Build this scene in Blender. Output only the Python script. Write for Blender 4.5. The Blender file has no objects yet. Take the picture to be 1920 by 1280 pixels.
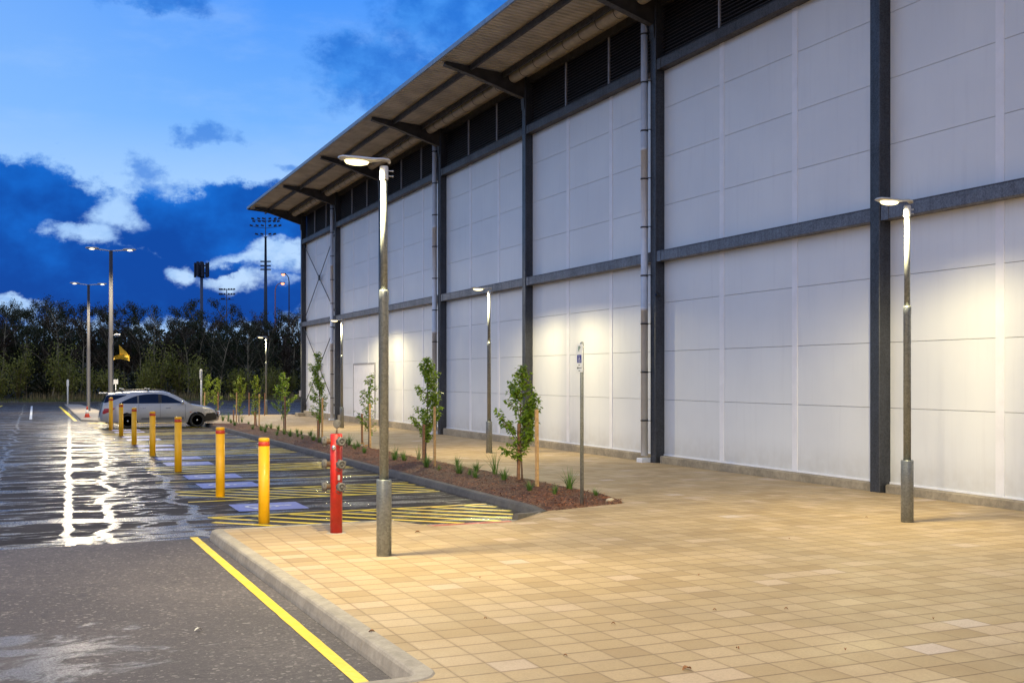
import bpy, math, random
from mathutils import Vector, Matrix, noise as mnoise

R = math.radians
rnd = random.Random(11)
scene = bpy.context.scene
col = scene.collection
PI = math.pi

# ------------------------------------------------------------------ survey
# The photograph was measured: camera 2.1 m up, building front along +Y.
H, F, CX, HZ = 2.1, 2080.0, 960.0, 705.0
TH = R(23.35)
SN, CS = math.sin(TH), math.cos(TH)
GA, GS = 0.0833, 0.0035            # pavement plane z = GA - GS*y
KERB = 0.13


def g(y):
    return GA - GS * y


def lot(y):
    return g(y) - KERB


def ray(px):
    k = (px - CX) / F
    return SN + k * CS, CS - k * SN


def gp(px, py, drop=0.0):
    """surveyed point on the pavement plane (drop = KERB for the car park)"""
    dx, dy = ray(px)
    t = (H - GA + drop) / ((py - HZ) / F - GS * dy)
    return dx * t, dy * t, GA - drop - GS * dy * t


def far_point(px, t):
    dx, dy = ray(px)
    return dx * t, dy * t


def depth(x, y):
    return x * SN + y * CS


def hgt(py, x, y):
    """height seen at row py for something standing at x, y"""
    return H + (HZ - py) / F * depth(x, y)


# ------------------------------------------------------------------ mesh kit
class MB:
    def __init__(s):
        s.v, s.f, s.sm = [], [], []

    def add(s, vs, fs, smooth=False):
        o = len(s.v)
        s.v += [tuple(p) for p in vs]
        s.f += [tuple(i + o for i in q) for q in fs]
        s.sm += [smooth] * len(fs)
        return s

    def box(s, x0, y0, z0, x1, y1, z1):
        vs = [(x0, y0, z0), (x1, y0, z0), (x1, y1, z0), (x0, y1, z0), (x0, y0, z1), (x1, y0, z1), (x1, y1, z1), (x0, y1, z1)]
        return s.add(vs, [(0, 3, 2, 1), (4, 5, 6, 7), (0, 1, 5, 4), (1, 2, 6, 5), (2, 3, 7, 6), (3, 0, 4, 7)])

    def cbox(s, cx, cy, cz, sx, sy, sz, mtx=None):
        m = MB().box(-sx / 2, -sy / 2, -sz / 2, sx / 2, sy / 2, sz / 2)
        mtx = mtx or Matrix()
        return s.add([mtx @ Vector(p) + Vector((cx, cy, cz)) for p in m.v], m.f)

    def rbox(s, x0, y0, z0, x1, y1, z1, b=0.02):
        """box with chamfered vertical edges and top/bottom edges"""
        cx, cy, hx, hy = (x0 + x1) / 2, (y0 + y1) / 2, (x1 - x0) / 2, (y1 - y0) / 2
        rings = []
        for z, q in ((z0, b), (z0 + b, 0), (z1 - b, 0), (z1, b)):
            X, Y = hx - q, hy - q
            rings.append([(cx - X + b, cy - Y, z), (cx + X - b, cy - Y, z), (cx + X, cy - Y + b, z), (cx + X, cy + Y - b, z),
                          (cx + X - b, cy + Y, z), (cx - X + b, cy + Y, z), (cx - X, cy + Y - b, z), (cx - X, cy - Y + b, z)])
        return s.loft(rings)

    def loft(s, rings, cap=True, smooth=False, closed=True):
        n = len(rings[0])
        vs = [p for r in rings for p in r]
        fs = []
        for i in range(len(rings) - 1):
            for j in range(n if closed else n - 1):
                a, b = i * n + j, i * n + (j + 1) % n
                fs.append((a, b, b + n, a + n))
        s.add(vs, fs, smooth)
        if cap and closed:
            o = len(s.v) - len(vs)
            s.f += [tuple(o + i for i in reversed(range(n))), tuple(o + (len(rings) - 1) * n + i for i in range(n))]
            s.sm += [False, False]
        return s

    def lathe(s, prof, n=20, c=(0, 0, 0), mtx=None, smooth=True, cap=True):
        mtx = mtx or Matrix()
        rings = []
        for r, z in prof:
            rings.append([mtx @ Vector((r * math.cos(2 * PI * i / n), r * math.sin(2 * PI * i / n), z)) + Vector(c) for i in range(n)])
        return s.loft(rings, cap, smooth)

    def tube(s, pts, rad, n=8, smooth=True, cap=True):
        pts = [Vector(p) for p in pts]
        if not hasattr(rad, '__len__'):
            rad = [rad] * len(pts)
        rings = []
        ref = None
        for i, p in enumerate(pts):
            d = (pts[min(i + 1, len(pts) - 1)] - pts[max(i - 1, 0)])
            if d.length < 1e-9:
                d = Vector((0, 0, 1))
            d.normalize()
            if ref is None:
                ref = Vector((1, 0, 0)) if abs(d.x) < 0.9 else Vector((0, 1, 0))
            a = d.cross(ref).normalized()
            b = d.cross(a).normalized()
            ref = -b if False else ref
            rings.append([p + (a * math.cos(2 * PI * k / n) + b * math.sin(2 * PI * k / n)) * rad[i] for k in range(n)])
        return s.loft(rings, cap, smooth)

    def quad(s, a, b, c, d):
        return s.add([a, b, c, d], [(0, 1, 2, 3)])

    def merge(s, o, mtx=None):
        vs = o.v if mtx is None else [mtx @ Vector(p) for p in o.v]
        n = len(s.v)
        s.v += [tuple(p) for p in vs]
        s.f += [tuple(i + n for i in q) for q in o.f]
        s.sm += o.sm
        return s

    def mesh(s, name, mat):
        me = bpy.data.meshes.new(name)
        me.from_pydata(s.v, [], s.f)
        if any(s.sm):
            me.polygons.foreach_set('use_smooth', s.sm)
        me.validate(clean_customdata=False)
        me.update()
        if mat:
            me.materials.append(mat)
        return me

    def build(s, name, mat, parent=None, loc=(0, 0, 0), rz=0, label=None):
        o = bpy.data.objects.new(name, s.mesh(name, mat))
        col.objects.link(o)
        o.location = loc
        o.rotation_euler = (0, 0, rz)
        if parent:
            o.parent = parent
        if label:
            o['label'] = label
        return o


def tag(o, label, cat, group=None, kind=None):
    o['label'] = label
    o['category'] = cat
    if group:
        o['group'] = group
    if kind:
        o['kind'] = kind
    return o


def thing(name, label, cat, loc=(0, 0, 0), rz=0, group=None):
    o = bpy.data.objects.new(name, None)
    o.empty_display_size = 0.2
    col.objects.link(o)
    o.location = loc
    o.rotation_euler = (0, 0, rz)
    return tag(o, label, cat, group)


def struct(name, mb, mat, loc=(0, 0, 0)):
    o = mb.build(name, mat, None, loc)
    o['kind'] = 'structure'
    return o


def copy_tree(o, parent=None):
    c = o.copy()
    col.objects.link(c)
    c.parent = parent
    for ch in list(o.children):
        copy_tree(ch, c)
    return c


# ------------------------------------------------------------------ materials
class NT:
    def __init__(s, tree):
        s.t = tree

    def n(s, typ, **kw):
        nd = s.t.nodes.new(typ)
        for k, v in kw.items():
            setattr(nd, k, v)
        return nd

    def put(s, sock, v):
        if isinstance(v, bpy.types.NodeSocket):
            s.t.links.new(v, sock)
        elif v is not None:
            if hasattr(sock.default_value, '__len__') and hasattr(v, '__len__') and len(sock.default_value) == 4 and len(v) == 3:
                v = (*v, 1)
            sock.default_value = v

    def m(s, op, a, b=None, c=None, clamp=False):
        nd = s.n('ShaderNodeMath', operation=op, use_clamp=clamp)
        s.put(nd.inputs[0], a)
        s.put(nd.inputs[1], b)
        s.put(nd.inputs[2], c)
        return nd.outputs[0]

    def step(s, v, lo, hi, a=0.0, b=1.0):
        nd = s.n('ShaderNodeMapRange', interpolation_type='SMOOTHSTEP')
        for i, q in enumerate((v, lo, hi, a, b)):
            s.put(nd.inputs[i], q)
        return nd.outputs[0]

    def mix(s, f, a, b, mode='MIX'):
        nd = s.n('ShaderNodeMix', data_type='RGBA', blend_type=mode)
        s.put(nd.inputs[0], f)
        s.put(nd.inputs[6], a)
        s.put(nd.inputs[7], b)
        return nd.outputs[2]

    def noise(s, vec=None, scale=5.0, detail=3.0, rough=0.5, dist=0.0, color=False):
        nd = s.n('ShaderNodeTexNoise')
        if vec is not None:
            s.put(nd.inputs['Vector'], vec)
        nd.inputs['Scale'].default_value = scale
        nd.inputs['Detail'].default_value = detail
        nd.inputs['Roughness'].default_value = rough
        nd.inputs['Distortion'].default_value = dist
        return nd.outputs['Color' if color else 'Fac']

    def vor(s, vec, scale, out='Distance', feature='F1', rand=1.0):
        nd = s.n('ShaderNodeTexVoronoi', feature=feature)
        s.put(nd.inputs['Vector'], vec)
        nd.inputs['Scale'].default_value = scale
        nd.inputs['Randomness'].default_value = rand
        return nd.outputs[out]

    def comb(s, x, y, z=0.0):
        nd = s.n('ShaderNodeCombineXYZ')
        for i, q in enumerate((x, y, z)):
            s.put(nd.inputs[i], q)
        return nd.outputs[0]

    def ramp(s, f, stops):
        nd = s.n('ShaderNodeValToRGB')
        e = nd.color_ramp.elements
        while len(e) < len(stops):
            e.new(0.5)
        for q, (p, c) in zip(e, stops):
            q.position = p
            q.color = (*c, 1)
        s.put(nd.inputs[0], f)
        return nd.outputs[0]

    def bump(s, h, strength=0.3, dist=0.01):
        nd = s.n('ShaderNodeBump')
        nd.inputs['Strength'].default_value = strength
        nd.inputs['Distance'].default_value = dist
        s.put(nd.inputs['Height'], h)
        return nd.outputs[0]


def material(name):
    m = bpy.data.materials.new(name)
    m.use_nodes = True
    t = m.node_tree
    t.nodes.clear()
    k = NT(t)
    out = k.n('ShaderNodeOutputMaterial')
    b = k.n('ShaderNodeBsdfPrincipled')
    t.links.new(b.outputs[0], out.inputs[0])
    tc = k.n('ShaderNodeTexCoord')
    k.obj = tc.outputs['Object']
    sep = k.n('ShaderNodeSeparateXYZ')
    k.put(sep.inputs[0], k.obj)
    k.x, k.y, k.z = sep.outputs
    k.b, k.out = b, out

    def setp(**kw):
        for q, v in kw.items():
            k.put(b.inputs[q.replace('_', ' ')], v)
    k.set = setp
    return m, k


def simple(name, c, rough=0.5, metal=0.0, var=0.25, scale=6.0, bump=0.0, bscale=60.0, rvar=0.1, coat=0.0):
    m, k = material(name)
    f = k.noise(k.obj, scale, 5, 0.62)
    lo = tuple(q * (1 - var) for q in c)
    hi = tuple(min(1, q * (1 + var)) for q in c)
    k.set(Base_Color=k.mix(k.step(f, 0.3, 0.7), lo, hi), Metallic=metal)
    f2 = k.noise(k.obj, scale * 3.1, 3)
    k.set(Roughness=k.step(f2, 0.3, 0.7, max(0.02, rough - rvar), min(1, rough + rvar)))
    if coat:
        k.set(Coat_Weight=coat, Coat_Roughness=0.06)
    if bump:
        k.set(Normal=k.bump(k.noise(k.obj, bscale, 4), bump))
    return m


def galv(name, c, rough=0.42, metal=0.55, amt=1.0):
    m, k = material(name)
    v = k.vor(k.obj, 45, 'Color')
    sp = k.n('ShaderNodeSeparateColor')
    k.put(sp.inputs[0], v)
    big = k.noise(k.obj, 1.6, 5, 0.65)
    streak = k.noise(k.comb(k.m('MULTIPLY', k.x, 14), k.m('MULTIPLY', k.y, 14), k.m('MULTIPLY', k.z, 0.7)), 1.0, 4)
    f = k.m('ADD', k.m('MULTIPLY', sp.outputs[0], 0.35), k.m('ADD', k.m('MULTIPLY', big, 0.6), k.m('MULTIPLY', streak, 0.5)))
    k.set(Base_Color=k.mix(k.step(f, 0.35, 1.1), tuple(q * (1 - .4 * amt) for q in c), tuple(min(1, q * (1 + .5 * amt)) for q in c)), Metallic=metal,
          Roughness=k.step(f, 0.4, 1.0, rough + 0.12, rough - 0.1), Normal=k.bump(k.noise(k.obj, 70, 2), 0.06))
    return m


MAT = {}
MAT['steel'] = galv('dark_galvanised_steel', (0.044, 0.047, 0.056), 0.42, 0.3)
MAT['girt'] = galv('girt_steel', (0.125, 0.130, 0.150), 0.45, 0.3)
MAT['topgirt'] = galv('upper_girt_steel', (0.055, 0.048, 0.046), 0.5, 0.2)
MAT['pole'] = galv('pole_steel', (0.22, 0.235, 0.23), 0.38, 0.45, .6)
MAT['tallpole'] = galv('tall_pole_steel', (0.040, 0.040, 0.050), 0.6, 0.1, .4)
MAT['downpipe'] = simple('downpipe_grey', (0.66, 0.68, 0.74), 0.38, 0.0, 0.08, 2)
MAT['louvre'] = simple('louvre_dark', (0.085, 0.066, 0.06), 0.5, 0.2, 0.3)
MAT['mullion'] = simple('mullion_grey', (0.34, 0.33, 0.35), 0.5, 0.0, 0.15)
MAT['strip'] = simple('cover_strip_white', (0.82, 0.81, 0.84), 0.4, 0, 0.04, 3)
MAT['gutter'] = simple('gutter_beige', (0.42, 0.36, 0.28), 0.5, 0, 0.15, 3)
MAT['bracket'] = simple('bracket_dark', (0.05, 0.048, 0.05), 0.5, 0.2, 0.3, 3)
MAT['roof'] = simple('roof_metal', (0.22, 0.26, 0.32), 0.4, 0.3, 0.15)
MAT['black'] = simple('black_plastic', (0.012, 0.012, 0.013), 0.5, 0, 0.3)
MAT['rubber'] = simple('rubber', (0.015, 0.015, 0.016), 0.75, 0, 0.3)
MAT['yellow'] = simple('bollard_yellow', (0.88, 0.45, 0.008), 0.42, 0, 0.07, 5, 0.05, 90)
MAT['redband'] = simple('red_reflective_band', (0.55, 0.045, 0.02), 0.4, 0, 0.12)
MAT['hydred'] = simple('hydrant_red', (0.44, 0.018, 0.011), 0.38, 0, 0.16, 7, 0.05, 60)
MAT['brass'] = simple('weathered_fitting', (0.20, 0.155, 0.11), 0.5, 0.45, 0.35, 25)
MAT['cap'] = simple('grey_cap', (0.10, 0.095, 0.095), 0.6, 0.1, 0.3, 20)
MAT['white'] = simple('white_paint', (0.78, 0.78, 0.76), 0.45, 0, 0.05)
MAT['head'] = simple('lantern_grey', (0.55, 0.55, 0.55), 0.4, 0.3, 0.1)
MAT['bluebox'] = simple('sign_blue', (0.03, 0.03, 0.22), 0.5, 0, 0.1)
MAT['green'] = simple('sign_green', (0.01, 0.16, 0.09), 0.5, 0, 0.1)
MAT['ink'] = simple('sign_black', (0.02, 0.03, 0.03), 0.5, 0, 0.1)
MAT['stake'] = simple('raw_timber', (0.55, 0.33, 0.14), 0.7, 0, 0.22, 14, 0.2, 60)
MAT['stakedark'] = simple('weathered_timber', (0.30, 0.15, 0.075), 0.75, 0, 0.25, 14, 0.2, 60)
MAT['bark'] = simple('young_bark', (0.14, 0.09, 0.055), 0.8, 0, 0.3, 30, 0.3, 60)
MAT['darkbark'] = simple('wood_bark', (0.28, 0.22, 0.13), 0.85, 0, 0.35, 2.5)
MAT['cone'] = simple('cone_orange', (0.50, 0.045, 0.015), 0.5, 0, 0.1)
MAT['banner'] = simple('banner_yellow', (0.62, 0.38, 0.02), 0.6, 0, 0.2, 4)
MAT['mast'] = simple('mast_grey', (0.05, 0.07, 0.12), 0.6, 0.2, 0.2)
MAT['mastdark'] = simple('mast_dark', (0.012, 0.016, 0.035), 0.7, 0, 0.2)
MAT['pinkpole'] = simple('pole_pinkish', (0.35, 0.16, 0.18), 0.6, 0, 0.1)  # pink of the lamp light put into the pole's colour
MAT['litter'] = simple('dry_leaf', (0.30, 0.12, 0.035), 0.7, 0, 0.4, 30)
MAT['pale'] = simple('pale_scrap', (0.7, 0.68, 0.6), 0.7, 0, 0.1)
MAT['stone'] = simple('pale_stone', (0.5, 0.42, 0.30), 0.8, 0, 0.2, 20, 0.3, 40)


def leafmat(name, c, var=0.45, rough=0.45, trans=0.4):
    m, k = material(name)
    gi = k.n('ShaderNodeNewGeometry')
    f = gi.outputs['Random Per Island']
    lo = (c[0] * (1 - var) * 0.75, c[1] * (1 - var), c[2] * (1 - var))
    hi = (min(1, c[0] * (1 + var) * 1.15), min(1, c[1] * (1 + var)), c[2] * (1 + var) * 0.9)
    cc = k.mix(f, lo, hi)
    k.set(Base_Color=cc, Roughness=rough)
    tr = k.n('ShaderNodeBsdfTranslucent')
    k.put(tr.inputs[0], k.mix(.5, cc, tuple(min(1, q * 1.7) for q in c)))
    mx = k.n('ShaderNodeMixShader')
    mx.inputs[0].default_value = trans
    k.t.links.new(k.b.outputs[0], mx.inputs[1])
    k.t.links.new(tr.outputs[0], mx.inputs[2])
    k.t.links.new(mx.outputs[0], k.out.inputs[0])
    return m


MAT['leaf'] = leafmat('pear_leaf', (0.215, 0.33, 0.034))
MAT['leaflight'] = leafmat('pear_leaf_light', (0.26, 0.34, 0.03))
MAT['tuft'] = leafmat('tuft_blade', (0.11, 0.21, 0.04), 0.5)
MAT['woodleaf'] = leafmat('wood_leaf', (0.035, 0.042, 0.014), 0.6, 0.7)
MAT['woodleaf2'] = leafmat('wood_leaf_russet', (0.05, 0.030, 0.015), 0.6, 0.7)
MAT['shrubleaf'] = leafmat('shrub_leaf', (0.25, 0.255, 0.05), 0.6, 0.6)
MAT['verge'] = leafmat('verge_grass', (0.16, 0.16, 0.05), 0.5, 0.7)
MAT['verge2'] = leafmat('verge_grass_dry', (0.26, 0.20, 0.09), 0.5, 0.8)
MAT['petal'] = simple('orange_petal', (0.75, 0.35, 0.02), 0.6, 0, 0.1)


def paver_material():
    m, k = material('concrete_pavers')
    W, D = 0.305, 0.272
    ang = 0.012
    X = k.m('ADD', k.x, k.m('MULTIPLY', k.y, ang))
    wob = k.m('MULTIPLY', k.m('SUBTRACT', k.noise(k.obj, 0.9, 2), 0.5), 0.02)
    ux = k.m('DIVIDE', k.m('ADD', X, wob), W)
    uy = k.m('DIVIDE', k.m('ADD', k.y, wob), D)
    cx, cy = k.m('FLOOR', ux), k.m('FLOOR', uy)
    fx, fy = k.m('FRACT', ux), k.m('FRACT', uy)
    wn = k.n('ShaderNodeTexWhiteNoise', noise_dimensions='2D')
    k.put(wn.inputs['Vector'], k.comb(cx, cy))
    wn2 = k.n('ShaderNodeTexWhiteNoise', noise_dimensions='2D')
    k.put(wn2.inputs['Vector'], k.comb(k.m('ADD', cx, 37.3), cy))
    # runs of paler blocks in the course direction
    clus = k.noise(k.comb(k.m('MULTIPLY', cx, 0.25), k.m('MULTIPLY', cy, 0.55)), 1.0, 2)
    v = k.m('ADD', k.m('ADD', .06, k.m('MULTIPLY', wn.outputs[0], 0.66)), k.m('MULTIPLY', k.m('SUBTRACT', clus, 0.5), 1.2))
    c = k.ramp(v, [(0.0, (0.39, 0.268, 0.132)), (0.3, (0.46, 0.329, 0.172)), (0.65, (0.525, 0.380, 0.216)), (0.78, (0.565, 0.415, 0.268)), (0.9, (0.61, 0.485, 0.38)), (1.0, (0.62, 0.52, 0.45))])
    grain = k.noise(k.obj, 55, 4, 0.7)
    c = k.mix(k.step(grain, 0.25, 0.75, 0.0, 0.34), c, (0.20, 0.15, 0.09))
    stain = k.noise(k.obj, 0.55, 5, 0.6)
    c = k.mix(k.step(stain, 0.46, 0.72, 0.0, 0.30), c, (0.24, 0.175, 0.10))
    ex = k.m('MINIMUM', fx, k.m('SUBTRACT', 1.0, fx))
    ey = k.m('MINIMUM', fy, k.m('SUBTRACT', 1.0, fy))
    jit = k.m('MULTIPLY', k.m('SUBTRACT', k.noise(k.obj, 22, 3), 0.5), 0.018)
    e = k.m('ADD', k.m('MINIMUM', k.m('ADD', k.m('MULTIPLY', ex, W), .0026), k.m('MULTIPLY', ey, D)), k.m('MULTIPLY', jit, 0.22))
    soft = k.step(e, 0.002, 0.028)
    c = k.mix(k.m('MULTIPLY', k.m('SUBTRACT', 1.0, soft), 0.30), c, (0.17, 0.105, 0.05))
    line = k.m('SUBTRACT', 1.0, k.step(e, 0.0022, 0.0062))
    c = k.mix(k.m('MULTIPLY', line, 0.85), c, (0.115, 0.066, 0.034))
    tilt = k.m('MULTIPLY', k.m('SUBTRACT', wn2.outputs[0], 0.5), 0.5)
    h = k.m('ADD', k.m('ADD', k.m('MULTIPLY', k.step(e, 0.0, 0.01), 1.0), k.m('MULTIPLY', grain, 0.16)), k.m('MULTIPLY', tilt, k.m('ADD', fx, fy)))
    k.set(Base_Color=c, Roughness=k.step(k.noise(k.obj, 1.3, 4), 0.3, 0.7, 0.55, 0.8), Normal=k.bump(h, 0.55, 0.006))
    return m


MAT['paver'] = paver_material()


def asphalt_near():
    m, k = material('road_asphalt')
    ag = k.vor(k.obj, 95, 'Color')
    sp = k.n('ShaderNodeSeparateColor')
    k.put(sp.inputs[0], ag)
    ag2 = k.vor(k.obj, 38, 'Color')
    sp2 = k.n('ShaderNodeSeparateColor')
    k.put(sp2.inputs[0], ag2)
    big = k.noise(k.obj, 0.5, 6, 0.62, 0.4)
    mid = k.noise(k.obj, 3.5, 5, 0.65)
    c = k.mix(k.step(big, 0.35, 0.68), (0.084, 0.070, 0.071), (0.152, 0.128, 0.127))
    c = k.mix(k.step(sp.outputs[0], 0.0, 1.0, 0.45, 0.0), c, (0.055, 0.047, 0.052))
    c = k.mix(k.step(sp.outputs[1], 0.88, 0.96, 0.0, 0.6), c, (0.24, 0.20, 0.19))
    c = k.mix(k.step(mid, 0.55, 0.75, 0, 0.35), c, (0.06, 0.05, 0.058))
    c = k.mix(k.step(sp2.outputs[0], 0.0, 1.0, 0.62, 0.0), c, (0.05, 0.043, 0.046))
    rough_ = k.noise(k.obj, 13, 5, .75)
    c = k.mix(k.step(rough_, .42, .62, 0, .45), c, (.06, .052, .055))
    crk = k.vor(k.comb(k.m('ADD', k.x, k.m('MULTIPLY', mid, .5)), k.m('ADD', k.y, k.m('MULTIPLY', big, .9))), .55, 'Distance', 'DISTANCE_TO_EDGE')
    c = k.mix(k.m('MULTIPLY', k.step(crk, .010, .003), k.step(mid, .45, .6, 0, .55)), c, (.03, .027, .03))
    c = k.mix(k.step(sp2.outputs[1], 0.93, 0.97, 0.0, 0.5), c, (0.30, 0.27, 0.25))
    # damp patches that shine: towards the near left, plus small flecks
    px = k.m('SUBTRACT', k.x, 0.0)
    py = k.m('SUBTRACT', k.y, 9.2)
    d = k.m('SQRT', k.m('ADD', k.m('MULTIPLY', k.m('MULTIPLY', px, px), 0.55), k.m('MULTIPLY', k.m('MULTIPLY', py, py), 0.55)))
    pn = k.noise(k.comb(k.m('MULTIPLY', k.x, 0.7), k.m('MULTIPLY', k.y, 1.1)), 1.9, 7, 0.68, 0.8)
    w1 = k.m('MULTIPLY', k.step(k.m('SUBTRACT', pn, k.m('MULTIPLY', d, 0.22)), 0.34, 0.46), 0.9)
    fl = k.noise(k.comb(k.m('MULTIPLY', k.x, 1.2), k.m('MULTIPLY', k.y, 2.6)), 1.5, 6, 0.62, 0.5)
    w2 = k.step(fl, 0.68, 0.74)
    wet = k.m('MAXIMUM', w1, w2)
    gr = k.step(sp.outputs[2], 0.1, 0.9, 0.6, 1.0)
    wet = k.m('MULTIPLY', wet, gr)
    oil = k.noise(k.obj, 1.7, 7, .7, .6)
    c = k.mix(k.step(oil, .57, .70, 0, .55), c, (.05, .044, .05))
    c = k.mix(k.m('MULTIPLY', wet, 0.45), c, (0.16, 0.155, 0.14))  # pale reflected light mixed into the colour of the damp patches
    h = k.m('ADD', k.m('MULTIPLY', sp.outputs[0], 0.6), k.m('MULTIPLY', mid, 0.6))
    k.set(Base_Color=c, Roughness=k.step(wet, 0, 1, 0.78, 0.30), Normal=k.bump(h, 0.5, 0.006))
    return m


def asphalt_wet():
    m, k = material('wet_car_park_asphalt')
    ag = k.vor(k.obj, 70, 'Color')
    sp = k.n('ShaderNodeSeparateColor')
    k.put(sp.inputs[0], ag)
    big = k.noise(k.obj, 0.35, 5, 0.6)
    c = k.mix(k.step(big, 0.35, 0.65), (0.042, 0.036, 0.036), (0.080, 0.068, 0.066))
    c = k.mix(k.step(sp.outputs[0], 0.0, 1.0, 0.4, 0.0), c, (0.015, 0.014, 0.017))
    # streaks lying across the aisle, in rows
    wob = k.m('MULTIPLY', k.m('SUBTRACT', k.noise(k.comb(k.m('MULTIPLY', k.x, 0.5), k.y), 0.8, 3), 0.5), 0.9)
    rows = k.noise(k.comb(k.m('MULTIPLY', k.x, 0.11), k.m('ADD', k.y, wob)), 1.35, 6, 0.66)
    rows = k.step(rows, 0.525, 0.58)
    fine = k.noise(k.comb(k.m('MULTIPLY', k.x, 0.3), k.m('ADD', k.y, wob)), 4.2, 4, 0.6)
    fine = k.step(fine, 0.565, 0.63, 0, 0.9)
    # meandering seams down the aisle where water lies

    def seam(x0, sl, amp, w, fr, seed):
        nz = k.noise(k.comb(seed, k.m('MULTIPLY', k.y, fr)), 1.0, 4, 0.62)
        ctr = k.m('ADD', k.m('ADD', x0, k.m('MULTIPLY', k.m('SUBTRACT', k.y, 16.7), sl)), k.m('MULTIPLY', k.m('SUBTRACT', nz, 0.5), amp))
        dd = k.m('ABSOLUTE', k.m('SUBTRACT', k.x, ctr))
        ww = k.m('MULTIPLY', w, k.m('ADD', 0.5, k.noise(k.comb(k.x, k.y, seed), 2.5, 3)))
        return k.step(dd, ww, k.m('MULTIPLY', ww, 0.55))
    s1 = seam(0.45, 0.028, 0.35, 0.085, 0.8, 3.0)
    s2 = seam(1.0, 0.05, 1.3, 0.10, 0.5, 9.0)
    s3 = seam(-0.7, 0.0, 1.4, 0.06, 0.45, 15.0)
    s4 = seam(2.2, 0.045, 1.6, 0.09, 0.5, 21.0)
    s5 = seam(-2.4, -.03, 1.8, .06, .4, 33.0)
    s6 = seam(1.6, .02, 2.4, .07, .9, 41.0)
    s3 = k.m('MAXIMUM', s3, k.m('MAXIMUM', s5, s6))
    wet = k.m('MAXIMUM', k.m('MAXIMUM', s1, s2), k.m('MAXIMUM', s3, s4))
    pool = k.step(k.noise(k.comb(k.m('MULTIPLY', k.x, 0.35), k.m('MULTIPLY', k.y, 0.5)), 1.0, 5, 0.6, 0.6), 0.60, 0.66)
    wet = k.m('MAXIMUM', wet, k.m('MAXIMUM', k.m('MULTIPLY', rows, 0.92), k.m('MAXIMUM', fine, k.m('MULTIPLY', pool, 0.9))))
    # strip of wet along the joint with the drier road
    ed = k.m('MULTIPLY', k.step(k.m('ADD', k.m('SUBTRACT', k.y, 15.45), k.m('MULTIPLY', k.m('SUBTRACT', k.noise(k.obj, 4, 4), 0.5), 0.5)), 0.26, 0.05), k.step(k.x, .2, .7))
    wet = k.m('MAXIMUM', wet, k.m('MULTIPLY', ed, 0.7))
    # the crown of the aisle under the tall lamps holds more water
    cxx = k.m('SUBTRACT', k.x, 2.0)
    band = k.m('MULTIPLY', k.step(k.m('ABSOLUTE', cxx), 3.2, .4), k.step(k.y, 22, 40))
    more = k.noise(k.comb(k.m('MULTIPLY', k.x, .22), k.m('ADD', k.y, wob)), 2.1, 5, .62)
    wet = k.m('MAXIMUM', wet, k.step(k.m('ADD', more, k.m('MULTIPLY', band, .10)), .575, .63))
    gr = k.step(sp.outputs[2], 0.05, 0.8, 0.72, 1.0)
    wet = k.m('MULTIPLY', wet, gr)
    c = k.mix(k.m('MULTIPLY', wet, 0.5), c, (0.05, 0.048, 0.046))
    painted_glint = k.m('MULTIPLY', k.m('MAXIMUM', k.m('MAXIMUM', s1, s2), k.m('MAXIMUM', s3, k.m('MAXIMUM', s4, k.m('MAXIMUM', k.m('MULTIPLY', fine, .9), k.m('MULTIPLY', rows, .45))))), k.step(k.noise(k.obj, 2.2, 5, .65), .30, .58))
    c = k.mix(k.m('MULTIPLY', k.m('MULTIPLY', painted_glint, gr), .9), c, (.38, .345, .27))  # cream lamp and sky reflections painted into the streak colour
    rip = k.noise(k.obj, 16, 4, 0.6)
    h = k.m('ADD', k.m('MULTIPLY', k.m('MULTIPLY', sp.outputs[0], k.m('SUBTRACT', 1.1, wet)), 0.6), k.m('MULTIPLY', rip, 1.3))
    k.set(Base_Color=c, Specular_IOR_Level=k.step(wet, 0, 1, .10, .38), Roughness=k.step(wet, 0, 1, 0.8, 0.21), Normal=k.bump(h, 0.55, 0.006))
    return m


MAT['road'] = asphalt_near()
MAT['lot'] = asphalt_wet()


def road_paint(name, c, wear=0.45):
    m, k = material(name)
    f = k.noise(k.obj, 9, 6, 0.7)
    f2 = k.noise(k.obj, 60, 3, 0.6)
    w = k.step(k.m('ADD', k.m('MULTIPLY', f, 0.6), k.m('MULTIPLY', f2, 0.4)), 0.53, 0.66, 0, wear)
    k.set(Base_Color=k.mix(w, c, (0.08, 0.07, 0.06)), Roughness=k.step(f, 0.3, 0.7, 0.3, 0.55), Normal=k.bump(f2, 0.3, 0.004))
    return m


MAT['yline'] = road_paint('yellow_line_paint', (0.92, 0.66, 0.012), 0.10)
MAT['yedge'] = road_paint('yellow_edge_paint', (0.88, 0.62, 0.010), 0.12)
MAT['wline'] = road_paint('white_line_paint', (0.75, 0.75, 0.72), 0.4)
MAT['bpaint'] = road_paint('blue_square_paint', (0.27, 0.28, 0.56), 0.35)
MAT['sympaint'] = road_paint('symbol_white_paint', (0.75, 0.75, 0.78), 0.3)
MAT['redtile'] = road_paint('red_strip_paint', (0.42, 0.06, 0.03), 0.4)


def concrete(name, c, dark=0.5):
    m, k = material(name)
    a = k.noise(k.obj, 1.7, 6, 0.65)
    b = k.noise(k.obj, 14, 5, 0.65)
    fine = k.noise(k.obj, 90, 3)
    f = k.m('ADD', k.m('MULTIPLY', a, 0.6), k.m('MULTIPLY', b, 0.4))
    cc = k.mix(k.step(f, 0.38, 0.64), tuple(q * dark for q in c), c)
    cc = k.mix(k.step(fine, 0.3, 0.7, 0.25, 0), cc, tuple(q * 0.5 for q in c))
    k.set(Base_Color=cc, Roughness=0.8, Normal=k.bump(k.m('ADD', k.m('MULTIPLY', b, 0.6), k.m('MULTIPLY', fine, 0.3)), 0.35, 0.006))
    return m


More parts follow.
